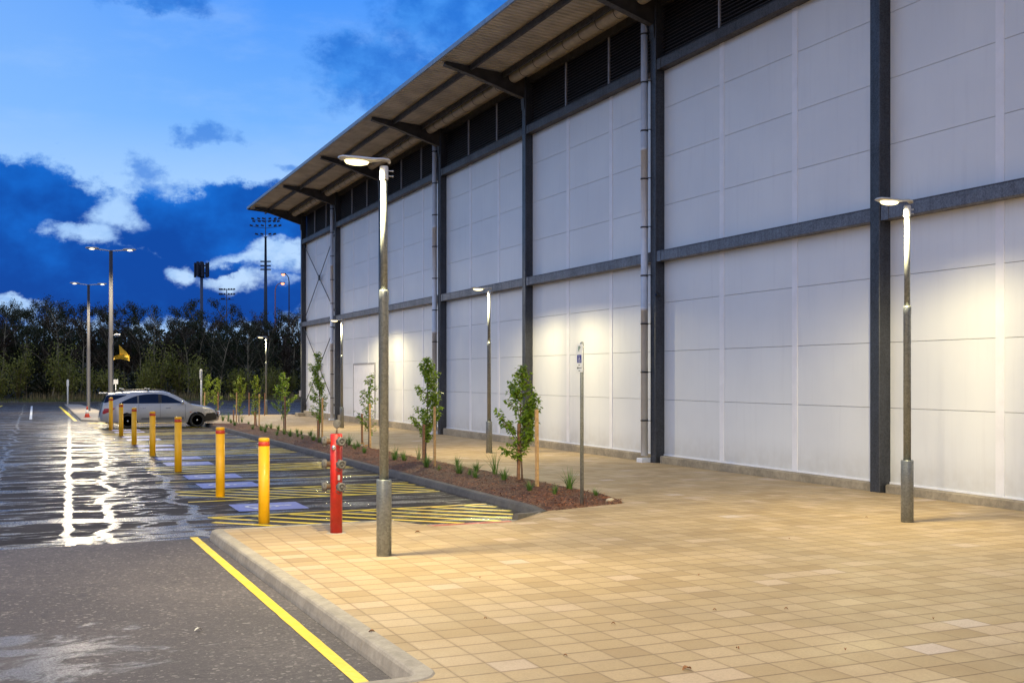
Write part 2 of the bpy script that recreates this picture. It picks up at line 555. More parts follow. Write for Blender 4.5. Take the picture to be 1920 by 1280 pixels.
MAT['kerb'] = concrete('kerb_concrete', (0.42, 0.37, 0.30), 0.66)
MAT['bedkerb'] = concrete('damp_kerb_concrete', (0.13, 0.118, 0.108), 0.6)
MAT['plinth'] = concrete('plinth_concrete', (0.42, 0.35, 0.25), 0.55)
MAT['verge_soil'] = concrete('verge_soil', (0.12, 0.10, 0.06), 0.6)


def panel_material():
    m, k = material('white_wall_panel')
    rib = k.m('SINE', k.m('MULTIPLY', k.y, 2 * PI / 0.06))
    big = k.noise(k.obj, 0.5, 4)
    st = k.noise(k.comb(k.x, k.m('MULTIPLY', k.y, 7), k.m('MULTIPLY', k.z, 0.5)), 1.0, 5, 0.6)
    c = k.mix(k.step(big, 0.3, 0.7), (0.71, 0.72, 0.74), (0.77, 0.78, 0.79))
    c = k.mix(k.step(st, 0.5, 0.75, 0, 0.13), c, (0.5, 0.49, 0.52))
    low = k.step(k.z, 0.9, 0.1, 0.0, 0.55)
    c = k.mix(k.m('MULTIPLY', low, k.noise(k.obj, 5, 4)), c, (0.35, 0.3, 0.22))
    gi = k.n('ShaderNodeNewGeometry')
    c = k.mix(k.m('MULTIPLY', gi.outputs['Random Per Island'], 0.07), c, (0.5, 0.5, 0.56))
    k.set(Base_Color=c, Roughness=0.38, Normal=k.bump(k.m('ADD', k.m('MULTIPLY', rib, 0.5), k.noise(k.obj, 2.0, 2)), 0.10, 0.004))
    return m


MAT['panel'] = panel_material()
MAT['joint'] = simple('panel_joint', (0.42, 0.42, 0.46), 0.7)
MAT['soffit'] = simple('soffit_sheet', (0.47, 0.42, 0.36), 0.5, 0.0, 0.2, 1.2)


def mulch_material():
    m, k = material('bark_mulch')
    v = k.vor(k.comb(k.m('MULTIPLY', k.x, 1.6), k.y, k.z), 34, 'Color')
    sp = k.n('ShaderNodeSeparateColor')
    k.put(sp.inputs[0], v)
    d = k.vor(k.comb(k.m('MULTIPLY', k.x, 1.6), k.y, k.z), 34, 'Distance')
    c = k.ramp(sp.outputs[0], [(0, (0.045, 0.016, 0.007)), (0.5, (0.16, 0.06, 0.024)), (0.85, (0.27, 0.115, 0.048)), (1.0, (0.42, 0.25, 0.14))])
    c = k.mix(k.step(k.noise(k.obj, 1.5, 4), 0.4, 0.7, 0, 0.5), c, (0.03, 0.014, 0.008))
    k.set(Base_Color=c, Roughness=0.8, Normal=k.bump(k.m('SUBTRACT', sp.outputs[1], d), 0.9, 0.02))
    return m


MAT['mulch'] = mulch_material()
MAT['chip'] = leafmat('bark_chip', (0.24, 0.095, 0.04), 0.7, 0.8, 0.0)


def ground_material():
    m, k = material('rough_ground')
    f = k.noise(k.obj, 0.6, 6, 0.7)
    k.set(Base_Color=k.mix(k.step(f, 0.3, 0.7), (0.03, 0.026, 0.014), (0.07, 0.065, 0.028)), Roughness=0.9, Normal=k.bump(f, 0.6, 0.1))
    return m


MAT['ground'] = ground_material()


def car_paint():
    m, k = material('silver_car_paint')
    fl = k.vor(k.obj, 900, 'Color')
    sp = k.n('ShaderNodeSeparateColor')
    k.put(sp.inputs[0], fl)
    dirt = k.noise(k.obj, 3, 5, 0.6)
    low = k.step(k.z, 0.75, 0.25)
    c = k.mix(k.step(sp.outputs[0], 0, 1), (0.34, 0.35, 0.38), (0.48, 0.49, 0.52))
    c = k.mix(k.m('MULTIPLY', k.m('MULTIPLY', low, dirt), 0.6), c, (0.22, 0.18, 0.13))
    k.set(Base_Color=c, Metallic=0.45, Roughness=0.33, Coat_Weight=0.7, Coat_Roughness=0.08)
    return m


MAT['car'] = car_paint()
MAT['glass'] = simple('sky_blue_glass', (0.006, 0.016, 0.05), 0.08, 0.0, 0.1, 2, rvar=0.02)  # deep blue of the reflected sky put into the glass colour
MAT['glass'].node_tree.nodes['Principled BSDF'].inputs['Specular IOR Level'].default_value = .12
MAT['tail'] = simple('tail_lamp_red', (0.42, 0.012, 0.018), 0.15, 0, 0.25, 9, coat=0.8)
MAT['lamp'] = simple('head_lamp_clear', (0.5, 0.5, 0.5), 0.15, 0.4, 0.3, 14, coat=0.8)
MAT['rim'] = simple('dark_rim', (0.03, 0.03, 0.032), 0.35, 0.5, 0.2)
MAT['chrome'] = simple('bright_metal', (0.65, 0.65, 0.66), 0.2, 0.9, 0.05)
MAT['seamline'] = simple('panel_gap', (0.05, 0.05, 0.055), 0.7)
MAT['mould'] = simple('grey_moulding', (0.12, 0.125, 0.14), 0.5, 0.1, 0.1)
MAT['amber'] = simple('amber_lens', (0.6, 0.16, 0.01), 0.3)


def emitter(name, c, strength):
    m, k = material(name)
    k.set(Base_Color=(0.8, 0.8, 0.75), Roughness=0.3, Emission_Color=c, Emission_Strength=strength)
    m.cycles.emission_sampling = 'NONE'
    return m


MAT['lens'] = emitter('warm_lamp_lens', (1.0, 0.82, 0.40), 2.6)
MAT['lenstall'] = emitter('white_lamp_lens', (1.0, 0.86, 0.52), 3.0)
MAT['lensred'] = emitter('sodium_lamp_lens', (1.0, 0.30, 0.12), 2.8)

# ------------------------------------------------------------------ setting: ground, road, car park
KA = gp(782, 1266)      # near inner corner of the kerb
KB = gp(394, 992)       # far corner of the front kerb
FRONT = KB[1]           # the pavement's front edge against the bays

m = MB().quad((-1500, -400, -1.2), (1500, -400, -1.2), (1500, 2500, -1.2), (-1500, 2500, -1.2))
struct('ground', m, MAT['ground'])
LOTEND = 111.0
m = MB()
m.quad((-70, FRONT + 0.02, lot(FRONT)), (90, FRONT + 0.02, lot(FRONT)), (90, LOTEND, lot(LOTEND)), (-70, LOTEND, lot(LOTEND)))
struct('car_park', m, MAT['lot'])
m = MB()
m.quad((-70, -20, lot(-20) + .002), (2.9, -20, lot(-20) + .002), (2.9, FRONT + 0.06, lot(FRONT) + .006), (-70, FRONT + 0.06, lot(FRONT) + .006))
struct('road', m, MAT['road'])

# garden bed outline
B0 = gp(1027, 957)
B1 = gp(1172, 942)
BX0, BX1, BY1 = B0[0] + 0.02, 9.2, 51.5
poly = [(-9, -8), (13.9, -8), (13.9, 65.2), (7.55, 65.2), (7.55, BY1), (BX1, BY1), (BX1 - .02, 28.0), (B1[0], B1[1]), (BX0, B0[1]), (7.1, FRONT - 0.10), (6.75, 14.35), (5.15, 14.35), (4.75, FRONT - .13), (KB[0] + .12, FRONT - 0.12), (KA[0] + .06, KA[1] - .06), (-9, KA[1] - .06)]
m = MB().add([(x, y, g(y)) for x, y in poly], [tuple(range(len(poly)))])
struct('pavement', m, MAT['paver'])


def kerb_run(path, mat, top_off=0.006, width=0.15, face=0.05, seg=1.15, gap=0.006, rad=0.025, name='kerb', depth_=0.35, r2=0.0):
    """kerb stones swept along a path; the roadway lies on the left of it"""
    prof = [(-face, -depth_), (-face * 0.55, -0.10), (-0.006, -rad), (rad * 0.3, -rad * 0.3), (rad, 0.0), (width - 0.012, 0.004), (width, -0.006), (width, -depth_)]
    # resample
    pts = [Vector((p[0], p[1], 0)) for p in path]
    mb = MB()
    nrm = []
    for i in range(len(pts)):
        d0 = (pts[i] - pts[i - 1]).normalized() if i else None
        d1 = (pts[i + 1] - pts[i]).normalized() if i < len(pts) - 1 else None
        if d0 is None:
            d0 = d1
        if d1 is None:
            d1 = d0
        n0 = Vector((d0.y, -d0.x, 0))
        n1 = Vector((d1.y, -d1.x, 0))
        n = (n0 + n1).normalized()
        nrm.append(n / max(0.4, n.dot(n0)))
    for i in range(len(pts) - 1):
        a, b = pts[i], pts[i + 1]
        L = (b - a).length
        k = max(1, round(L / seg))
        for j in range(k):
            u0, u1 = j / k, (j + 1) / k
            e = gap / 2 / L
            rings = []
            for u in (u0 + (e if j or L > .5 else 0), u1 - (e if j < k - 1 or L > .5 else 0)):
                p = a.lerp(b, u)
                n = nrm[i].lerp(nrm[i + 1], u)
                jz = mnoise.noise((p.x * 3, p.y * 3, 1)) * 0.003
                rings.append([(p.x + n.x * o, p.y + n.y * o, g(p.y) + top_off + z + jz) for o, z in prof])
            mb.loft(rings)
    return struct(name, mb, mat)


def arc(cx, cy, r, a0, a1, n=6):
    return [(cx + r * math.cos(R(a0 + (a1 - a0) * i / n)), cy + r * math.sin(R(a0 + (a1 - a0) * i / n))) for i in range(n + 1)]


rA, rB = 0.10, 0.16
pth = [(-9, KA[1])] + [(KA[0] - 0.10, KA[1])] + arc(KA[0] - rA, KA[1] + rA, rA, -90, 0, 4)[1:] + arc(KB[0] + rB, KB[1] - rB, rB, 180, 90, 5) + [(4.75, FRONT), ]
kerb_run(pth, MAT['kerb'], name='kerb')
# bed kerb: from the ramp, curving away along the bays
bk = [(6.66, FRONT + 0.0), (BX0 - .35, FRONT + .06), (BX0 - .14, B0[1] + .12), (BX0 - .03, B0[1] + .75), (BX0 + .0, 22.), (BX0 + .06, 36.), (BX0 + .12, BY1 + .4), (7.55, 65.3), (30, 65.3)]
kerb_run(bk, MAT['bedkerb'], top_off=0.0, width=0.13, name='garden_kerb')
# ramp: the paving dips to the bays, with a red strip along its foot
m = MB()
zl = lot(15.3) + .02
P_ = [(5.15, 14.35, g(14.35)), (6.75, 14.35, g(14.35)), (6.6, 15.28, zl), (5.29, 15.28, zl), (4.75, FRONT - .13, g(FRONT)), (7.1, FRONT - .10, g(FRONT)), (4.75, FRONT + .01, g(FRONT) - .01), (5.29, 15.40, zl - .01), (6.62, FRONT - .02, zl), (7.1, FRONT + .0, g(FRONT) - .02)]
m.add(P_, [(0, 1, 2, 3), (0, 3, 4), (1, 5, 2), (3, 7, 6, 4)])
m.add([(4.75, FRONT + .01, g(FRONT) - .01), (5.29, 15.40, zl - .01), (5.29, 15.41, -.4), (4.75, FRONT + .02, -.4)], [(0, 1, 2, 3)])
struct('pavement_ramp', m, MAT['paver'])
m = MB().add([(6.6, 15.28, zl + .003), (7.1, FRONT - .10, g(FRONT) + .003), (7.1, FRONT + .03, g(FRONT) - .01), (6.62, 15.40, zl)], [(0, 1, 2, 3)])
struct('ramp_apron', m, MAT['kerb'])
m = MB().rbox(5.29, 15.28, zl - .3, 6.6, 15.40, zl + .006, .006)
struct('ramp_marking', m, MAT['redtile'])

# bed surface
m = MB()
nx, ny = 14, 130
pts = []
for j in range(ny + 1):
    v = (j / ny) ** 1.4
    for i in range(nx + 1):
        u = i / nx
        x = BX0 + .09 + (BX1 + .02 - BX0 - .09) * u
        lim = B0[1] + (B1[1] - B0[1]) * ((x - BX0) / (B1[0] - BX0)) if x < B1[0] else B1[1] + (x - B1[0]) * 6
        lim -= .04
        y = lim + (BY1 - lim) * v
        z = g(y) + 0.012 + 0.05 * math.sin(PI * u) * min(1, (y - FRONT) / 3) + 0.03 * mnoise.noise((x * 3, y * 3, 0)) + .012 * mnoise.noise((x * 12, y * 12, 3))
        if u == 1 or j == 0:
            z = g(y) - 0.005
        elif u == 0:
            z = g(y) - 0.03
        pts.append((x, y, z))
fs = [(j * (nx + 1) + i, j * (nx + 1) + i + 1, (j + 1) * (nx + 1) + i + 1, (j + 1) * (nx + 1) + i) for j in range(ny) for i in range(nx)]
m.add(pts, fs, True)
struct('garden_bed', m, MAT['mulch'])


def bedz(x, y):
    u = (x - BX0 - .09) / (BX1 - BX0 - .07)
    v = (y - FRONT) / (BY1 - FRONT)
    return g(y) + 0.012 + 0.05 * math.sin(PI * max(0, min(1, u))) * min(1, max(0, (y - FRONT) / 3)) + 0.03 * mnoise.noise((x * 3, y * 3, 0))


def in_bed(x, y):
    if x < BX0 + .12 or x > BX1 - .05 or y > BY1 - .1:
        return False
    lim = B0[1] + (B1[1] - B0[1]) * ((x - BX0) / (B1[0] - BX0)) if x < B1[0] else B1[1] + (x - B1[0]) * 6
    return y > lim + .06


m = MB()
for i in range(5200):
    y = FRONT + .3 + 22 * rnd.random() ** 1.6
    x = rnd.uniform(BX0 + .1, BX1)
    if not in_bed(x, y):
        continue
    a, t1 = rnd.uniform(0, PI), rnd.uniform(-.5, .5)
    L, w = rnd.uniform(.012, .034), rnd.uniform(.004, .010)
    d = Vector((math.cos(a), math.sin(a), t1)).normalized()
    s_ = Vector((-d.y, d.x, rnd.uniform(-.4, .4))).normalized()
    p = Vector((x, y, bedz(x, y) + rnd.uniform(.006, .024)))
    m.quad(p - d * L - s_ * w, p + d * L - s_ * w * .7, p + d * L + s_ * w * .6, p - d * L + s_ * w)
o = m.build('bark_chips', MAT['chip'])
tag(o, 'loose brown bark chips lying over the garden bed', 'mulch', kind='stuff')

# painted lines ------------------------------------------------------------
e0, e1 = gp(363, 1008, KERB), gp(680, 1282, KERB)
m = MB()
n = 40
ws = 0.052
dv = Vector((e1[0] - e0[0], e1[1] - e0[1], 0)).normalized()
sv = Vector((dv.y, -dv.x, 0))
L_, R_ = [], []
for i in range(n + 1):
    t = i / n
    p = Vector(e0).lerp(Vector(e1), t)
    j1, j2 = mnoise.noise((t * 30, 0, 0)) * .006, mnoise.noise((t * 26, 5, 0)) * .006
    L_.append((p.x + sv.x * (ws + j1) * -1, p.y - sv.y * ws, lot(p.y) + .011))
    R_.append((p.x + sv.x * (ws + j2), p.y + sv.y * ws, lot(p.y) + .011))
m.add(L_ + R_, [(i, i + 1, n + 2 + i, n + 1 + i) for i in range(n)])
struct('edge_line', m, MAT['yedge'])

HX0, HX1 = 2.5, BX0 - .12
hatches = [(15.55, 17.75), (20.15, 22.1)] + [(26.45 + 6.3 * i, 28.45 + 6.3 * i) for i in range(6)]
m = MB()


def flat_line(mb, x0, y0, x1, y1, w=0.056, up=.004):
    d = Vector((x1 - x0, y1 - y0, 0))
    s_ = Vector((-d.y, d.x, 0)).normalized() * w
    mb.add([(x0 + s_.x, y0 + s_.y, lot(y0 + s_.y) + up), (x0 - s_.x, y0 - s_.y, lot(y0 - s_.y) + up), (x1 - s_.x, y1 - s_.y, lot(y1 - s_.y) + up), (x1 + s_.x, y1 + s_.y, lot(y1 + s_.y) + up)], [(0, 1, 2, 3)])


for hi, (ya, yb) in enumerate(hatches):
    flat_line(m, HX0, yb, HX1, yb, up=.008)
    if hi:
        flat_line(m, HX0, ya, HX1, ya, up=.008)
    b = yb + HX0 - .58
    while b - HX1 < yb:
        xa, xb = HX0, HX1
        # the stripe y = b - x clipped to the zone
        xs = max(HX0, b - yb + .05)
        xe = min(HX1, b - ya - (.05 if hi else .0))
        if xe - xs > .12:
            flat_line(m, xs, b - xs, xe, b - xe, .064)
        b += .60
for i in range(6):
    yc = (hatches[i + 1][1] + hatches[i + 2][0]) / 2 if i + 2 < len(hatches) else None
    if yc:
        flat_line(m, HX0 - .15, yc, HX1, yc, .04)
struct('bay_marking', m, MAT['yline'])

# far lines
m = MB()
for a, b, w in (((59.6, 761), (57.5, 786), .07),):
    p, q = gp(*a, KERB), gp(*b, KERB)
    flat_line(m, p[0], p[1], q[0], q[1], w)
for yy in (70.5, 74.2, 79, 84, 90):
    flat_line(m, 9.5, yy, 22, yy, .06)
struct('far_white_line', m, MAT['wline'])
m = MB()
for a, b in (((112, 762), (142, 789)), ((4, 760), (-8, 766))):
    p, q = gp(*a, KERB), gp(*b, KERB)
    flat_line(m, p[0], p[1], q[0], q[1], .09)
struct('far_yellow_line', m, MAT['yline'])

# disabled-bay squares
bays = [(17.75 + 20.15) / 2]
for i in range(5):
    a, b = hatches[i + 1][1], hatches[i + 2][0]
    bays += [a + (b - a) * .25, a + (b - a) * .75]


def ring(mb, cx, cy, r, w, a0, a1, z, n=18):
    vs = []
    for i in range(n + 1):
        a = R(a0 + (a1 - a0) * i / n)
        vs += [(cx + (r - w) * math.cos(a), cy + (r - w) * math.sin(a), z), (cx + (r + w) * math.cos(a), cy + (r + w) * math.sin(a), z)]
    mb.add(vs, [(2 * i, 2 * i + 1, 2 * i + 3, 2 * i + 2) for i in range(n)])


def stroke(mb, pts, w, z):
    for (x0, y0), (x1, y1) in zip(pts, pts[1:]):
        d = Vector((x1 - x0, y1 - y0, 0)).normalized()
        s_ = Vector((-d.y, d.x, 0)) * w
        d = d * w * .6
        mb.add([(x0 + s_.x - d.x, y0 + s_.y - d.y, z), (x0 - s_.x - d.x, y0 - s_.y - d.y, z), (x1 - s_.x + d.x, y1 - s_.y + d.y, z), (x1 + s_.x + d.x, y1 + s_.y + d.y, z)], [(0, 1, 2, 3)])
        z += .0004


def wheelchair(mb, s=1.0, z=.004):
    """access symbol, up = +y, in a 1 x 1 square centred at 0"""
    ring(mb, -.05 * s, .36 * s, .035 * s, .035 * s, 0, 360, z)
    stroke(mb, [(-.05 * s, .26 * s), (-.03 * s, -.02 * s), (.17 * s, -.02 * s), (.25 * s, -.30 * s), (.33 * s, -.27 * s)], .038 * s, z + .0005)
    stroke(mb, [(-.04 * s, .14 * s), (.14 * s, .14 * s)], .03 * s, z + .0025)
    ring(mb, -.02 * s, -.17 * s, .21 * s, .032 * s, 120, 345, z + .003)


bay_names = ['blue painted access square in the bay nearest the pavement edge, beside the nearest bollard',
             'blue painted access square just beyond the second yellow bollard', 'blue painted access square between the second hatching and the third bollard',
             'blue painted access square just past the third bollard', 'blue painted access square just before the fourth bollard']
for i, yc in enumerate(bays):
    lab = bay_names[i] if i < len(bay_names) else 'pale blue access square on the wet asphalt among the far bays by the car'
    o = thing('access_square', lab, 'painted marking', (3.67, yc, lot(yc) + .004), 0, 'painted access squares in the bays')
    mb = MB()
    n = 6
    mb.add([(-.58 + 1.16 * a / n, -.55 + 1.1 * b / n, -GS * (-.55 + 1.1 * b / n)) for b in range(n + 1) for a in range(n + 1)],
           [(b * (n + 1) + a, b * (n + 1) + a + 1, (b + 1) * (n + 1) + a + 1, (b + 1) * (n + 1) + a) for b in range(n) for a in range(n)])
    mb.build('blue_ground', MAT['bpaint'], o)
    mb = MB()
    wheelchair(mb, .95, .004)
    mb.v = [(y, -x, z - GS * -x) for x, y, z in mb.v]
    mb.build('wheelchair_symbol', MAT['sympaint'], o)

# traffic island, verge -------------------------------------------------------
isl = [gp(121, 757, 0.02), gp(152, 785.5, 0.02), gp(200, 787.5, 0.02), gp(240, 786, 0.02), gp(150, 757.5, .02)]
m = MB()
top = [(p[0], p[1], p[2]) for p in isl]
n = len(top)
inner = [(p[0] * .94 + sum(q[0] for q in top) / n * .06, p[1] * .94 + sum(q[1] for q in top) / n * .06, p[2] + .01) for p in top]
low = [(p[0], p[1], p[2] - .35) for p in top]
m.loft([low, [(p[0], p[1], p[2] - .02) for p in top], inner])
struct('traffic_island', m, MAT['kerb'])

m = MB()
for x in range(-60, 80, 3):
    m.rbox(x + .01, LOTEND, lot(LOTEND) - .3, x + 2.99, LOTEND + .2, lot(LOTEND) + .14, .02)
struct('far_kerb', m, MAT['bedkerb'])
VZ = lot(LOTEND) + .1
m = MB()
nx, ny = 90, 10
pts = []
for j in range(ny + 1):
    for i in range(nx + 1):
        x, y = -60 + 140 * i / nx, LOTEND + .15 + 40 * j / ny
        pts.append((x, y, VZ + .03 * (y - LOTEND) + .08 * mnoise.noise((x * .4, y * .4, 2))))
m.add(pts, [(j * (nx + 1) + i, j * (nx + 1) + i + 1, (j + 1) * (nx + 1) + i + 1, (j + 1) * (nx + 1) + i) for j in range(ny) for i in range(nx)], True)
struct('verge', m, MAT['verge_soil'])


def vz(x, y):
    return VZ + .03 * (y - LOTEND)


for nm, mt, cnt, ya, yb, hh, lab in (('verge_grass', 'verge', 6000, .3, 5, .35, 'strip of rough green grass along the far kerb below the trees'),
                                     ('dry_grass', 'verge2', 3500, 1.8, 7, .8, 'pale dry grass standing at the foot of the dark wood')):
    m = MB()
    for i in range(cnt):
        x, y = rnd.uniform(-20, 45), LOTEND + rnd.uniform(ya, yb)
        if mnoise.noise((x * .25, y * .3, 7 if mt == 'verge' else 31)) < -.12:
            continue
        h, a = hh * rnd.uniform(.4, 1.2), rnd.uniform(0, PI)
        dx, dy = math.cos(a) * .06, math.sin(a) * .06
        lx, ly = rnd.uniform(-.15, .15), rnd.uniform(-.15, .15)
        z = vz(x, y)
        m.add([(x - dx, y - dy, z - .05), (x + dx, y + dy, z - .05), (x + lx, y + ly, z + h)], [(0, 1, 2)])
    tag(m.build(nm, MAT[mt]), lab, 'grass', kind='stuff')

# ------------------------------------------------------------------ the hall
hall = thing('industrial_hall', 'long white panelled industrial hall with dark steel columns and overhanging roof', 'building')
SP = 7.73
COLY = [15.65 + SP * i for i in range(6)] + [61.9]
COLY = [COLY[0] - 2 * SP, COLY[0] - SP] + COLY
XC, XP, XPL = 13.82, 14.07, 13.93
JZ = [0.20] + [1.53 + 1.176 * k for k in range(3)] + [5.06] + [6.236 + 1.176 * k for k in range(3)] + [9.55]
JZ = [0.20, 1.53, 2.706, 3.882, 5.06, 6.236, 7.412, 8.588, 9.56]


def sof(x):
    return 11.50 - (x - 11.09) * 0.085


ENDY = COLY[-1] + .12
# core volume of the hall behind the cladding
m = MB().box(XP + .09, COLY[0] - .1, -.6, 34, ENDY - .02, 11.1)
m.build('hall_body', MAT['joint'], hall)
for b in range(len(COLY) - 1):
    ya, yb = COLY[b], COLY[b + 1]
    # panels
    mb = MB()
    ts = [ya, ya + (yb - ya) / 3, ya + 2 * (yb - ya) / 3, yb]
    for i in range(3):
        for j in range(len(JZ) - 1):
            mb.rbox(XP, ts[i] + .005, JZ[j] + .0038, XP + .085, ts[i + 1] - .005, JZ[j + 1] - .0038, .002)
    mb.build('wall_panels', MAT['panel'], hall)
    for t in ts[1:3]:
        mb = MB().rbox(XP - .014, t - .085, JZ[0] + .01, XP + .01, t + .085, 9.52, .005)
        mb.build('cover_strip', MAT['strip'], hall)
    mb = MB().rbox(XP - .02, ya + .1, JZ[0] - .03, XP + .02, yb - .1, JZ[0] + .012, .004)
    mb.build('base_flashing', MAT['strip'], hall)
    mb = MB().rbox(XPL - .02, ya + .16, -.7, XP + .06, yb - .16, JZ[0] - .02, .02)
    mb.build('plinth', MAT['plinth'], hall)
    # girts
    for z0, z1 in ((4.87, 5.11), (9.50, 9.74)):
        mb = MB()
        mb.rbox(XC + .03, ya + .10, z0, XP + .02, yb - .128, z1, .012)
        # lapped end plate and a drip edge
        mb.box(XC + .02, yb - .32, z0 - .004, XC + .028, yb - .14, z1 + .004)
        mb.box(XC + .026, ya + .12, z1, XC + .045, yb - .14, z1 + .012)
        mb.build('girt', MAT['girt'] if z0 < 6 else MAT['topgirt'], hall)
    # louvres
    mb = MB()
    z = 9.82
    while z < 11.1:
        mb.add([(XP - .06, ya + .1, z - .03), (XP + .05, ya + .1, z + .05), (XP + .05, yb - .1, z + .05), (XP - .06, yb - .1, z - .03),
                (XP - .06, ya + .1, z - .018), (XP + .05, ya + .1, z + .062), (XP + .05, yb - .1, z + .062), (XP - .06, yb - .1, z - .018)],
               [(0, 1, 2, 3), (4, 7, 6, 5), (0, 3, 7, 4)])
        z += .083
    lv = mb.build('louvre', MAT['louvre'], hall)
    MB().box(XP + .06, ya, 9.74, XP + .085, yb, 11.3).build('louvre_backing', MAT['black'], lv)
    for t in ts[1:3]:
        MB().rbox(XP - .09, t - .03, 9.74, XP - .04, t + .03, 11.2, .006).build('mullion', MAT['mullion'], lv)
    # gutter under the soffit
    gx = 13.42
    mb = MB()
    gz = sof(gx) - .12
    prof = [(.17 * math.cos(R(a)), .17 * math.sin(R(a))) for a in range(180, 361, 20)]
    prof = [(-.17, .06)] + prof + [(.17, .06)]
    mb.loft([[(gx + px_, y, gz + pz_) for px_, pz_ in prof] for y in (ya + .16, yb - .16)], True, False)
    gu = mb.build('gutter', MAT['gutter'], hall)
    for q in range(1, 8):
        y = ya + (yb - ya) * q / 8
        mb = MB()
        mb.loft([[(gx + px_ * 1.04, y + dy, gz + pz_ * 1.04) for px_, pz_ in prof] for dy in (-.012, .012)], True, False)
        mb.build('gutter_strap', MAT['bracket'], gu)
# columns
for y in COLY:
    mb = MB().rbox(XC, y - .125, -.7, XP + .03, y + .125, 11.25, .012)
    c = mb.build('column', MAT['steel'], hall)
    # tapered outrigger to the eave
    mb = MB()
    x0, x1 = 11.25, XP
    prof = [(x1, sof(x1) - .03), (x0, sof(x0) - .03), (x0 - .02, sof(x0) - .13), (x0 + .9, sof(x0) - .36), (XC - .05, 10.62), (XC - .03, 10.30), (x1, 10.30)]
    for y0, y1, sc in ((y - .012, y + .012, 1),):
        mb.loft([[(px_, yy, pz_) for px_, pz_ in prof] for yy in (y - .07, y + .07)])
    # bottom flange
    fl = prof[2:6]
    for (ax, az), (bx, bz) in zip(fl, fl[1:]):
        mb.add([(ax, y - .11, az), (bx, y - .11, bz), (bx, y + .11, bz), (ax, y + .11, az), (ax, y - .11, az - .02), (bx, y - .11, bz - .02), (bx, y + .11, bz - .02), (ax, y + .11, az - .02)],
               [(0, 1, 2, 3), (7, 6, 5, 4), (0, 4, 5, 1), (2, 6, 7, 3), (0, 3, 7, 4), (1, 5, 6, 2)])
    mb.build('roof_bracket', MAT['bracket'], hall)
# roof
RY0, RY1 = COLY[0] - .5, COLY[-1] + 1.3
mb = MB()
mb.add([(11.09, RY0, sof(11.09) + .075), (14.4, RY0, sof(14.4) + .075), (34.2, RY0, 12.6), (34.2, RY1, 12.6), (14.4, RY1, sof(14.4) + .075), (11.09, RY1, sof(11.09) + .075)], [(0, 1, 4, 5), (1, 2, 3, 4)])
roof = mb.build('roof', MAT['roof'], hall)
mb = MB()
y = RY0
vs, fs = [], []
k = 0
while y < RY1 - .2:
    for dy, dz in ((0, 0), (.15, 0), (.165, -.028), (.20, -.028)):
        vs += [(11.10, y + dy, sof(11.1) + .035 + dz), (14.05, y + dy, sof(14.05) + .035 + dz)]
    y += .215
n = len(vs) // 2
mb.add(vs, [(2 * i, 2 * i + 1, 2 * i + 3, 2 * i + 2) for i in range(n - 1)])
mb.build('soffit', MAT['soffit'], roof)
MB().box(11.03, RY0, sof(11.09) - .03, 11.09, RY1, sof(11.09) + .10).build('eave_trim', MAT['roof'], roof)
MB().add([(11.09, RY1, sof(11.09) - .05), (14.4, RY1, sof(14.4) - .05), (14.4, RY1, sof(14.4) + .12), (11.09, RY1, sof(11.09) + .12), (11.09, RY1 + .05, sof(11.09) - .05), (14.4, RY1 + .05, sof(14.4) - .05), (14.4, RY1 + .05, sof(14.4) + .12), (11.09, RY1 + .05, sof(11.09) + .12)],
         [(0, 1, 2, 3), (7, 6, 5, 4), (0, 4, 5, 1), (3, 2, 6, 7), (0, 3, 7, 4)]).build('verge_trim', MAT['bracket'], roof)
for px_ in (12.04, 13.12):
    MB().box(px_ - .035, RY0 + .1, sof(px_) - .17, px_ + .035, RY1 - .1, sof(px_) - .005).build('purlin', MAT['bracket'], hall)
MB().box(XP - .12, COLY[0], 11.06, XP + .02, ENDY, 11.26).build('eave_beam', MAT['bracket'], hall)
# downpipes
for i in (3, 5, 7):
    y = COLY[i] + .27
    x = 13.74
    mb = MB()
    mb.lathe([(.088, g(y) + .16), (.088, 3.7), (.092, 3.7), (.092, 3.8), (.088, 3.8), (.088, 7.6), (.092, 7.6), (.092, 7.7), (.088, 7.7), (.088, 10.75)], 18, (x, y, 0))
    mb.tube([(x, y, 10.72), (x - .02, y, 10.85), (x - .2, y, 10.98), (13.42, y, 11.15)], .086, 14)
    d = mb.build('downpipe', MAT['downpipe'], hall)
    for z in [1.0 + 1.18 * q for q in range(9)]:
        mb = MB().lathe([(.089, z), (.097, z), (.097, z + .035), (.089, z + .035)], 18, (x, y, 0))
        mb.box(x, y - .2, z + .008, XP, y - .185, z + .026)
        mb.box(x - .004, y - .2, z + .008, x + .01, y - .09, z + .026)
        mb.build('pipe_clamp', MAT['black'], d)
    MB().rbox(x - .15, y - .13, g(y) - .3, x + .13, y + .13, g(y) + .10, .012).build('pipe_shoe', MAT['downpipe'], d)
# wind bracing in the end bay
ya, yb = COLY[-2] + .14, COLY[-1] - .14
for z0, z1 in ((.35, 4.85), (5.15, 9.48)):
    mb = MB()
    xm = XC + .12
    zc, yc = (z0 + z1) / 2, (ya + yb) / 2
    for sgn in (1, -1):
        mb.tube([(xm, ya, zc - sgn * (z1 - z0) / 2), (xm, yb, zc + sgn * (z1 - z0) / 2)], .022, 8)
        for e in (-1, 1):
            mb.cbox(xm, yc + e * (yb - ya) / 2 * .97, zc + e * sgn * (z1 - z0) / 2 * .96, .03, .16, .24)
    br = mb.build('cross_brace', MAT['bracket'], hall)
    mb = MB().lathe([(.13, -.035), (.15, -.02), (.15, .02), (.13, .035)], 20, (xm, yc, zc), Matrix.Rotation(PI / 2, 3, 'Y'))
    mb.build('brace_hub', MAT['bracket'], br)
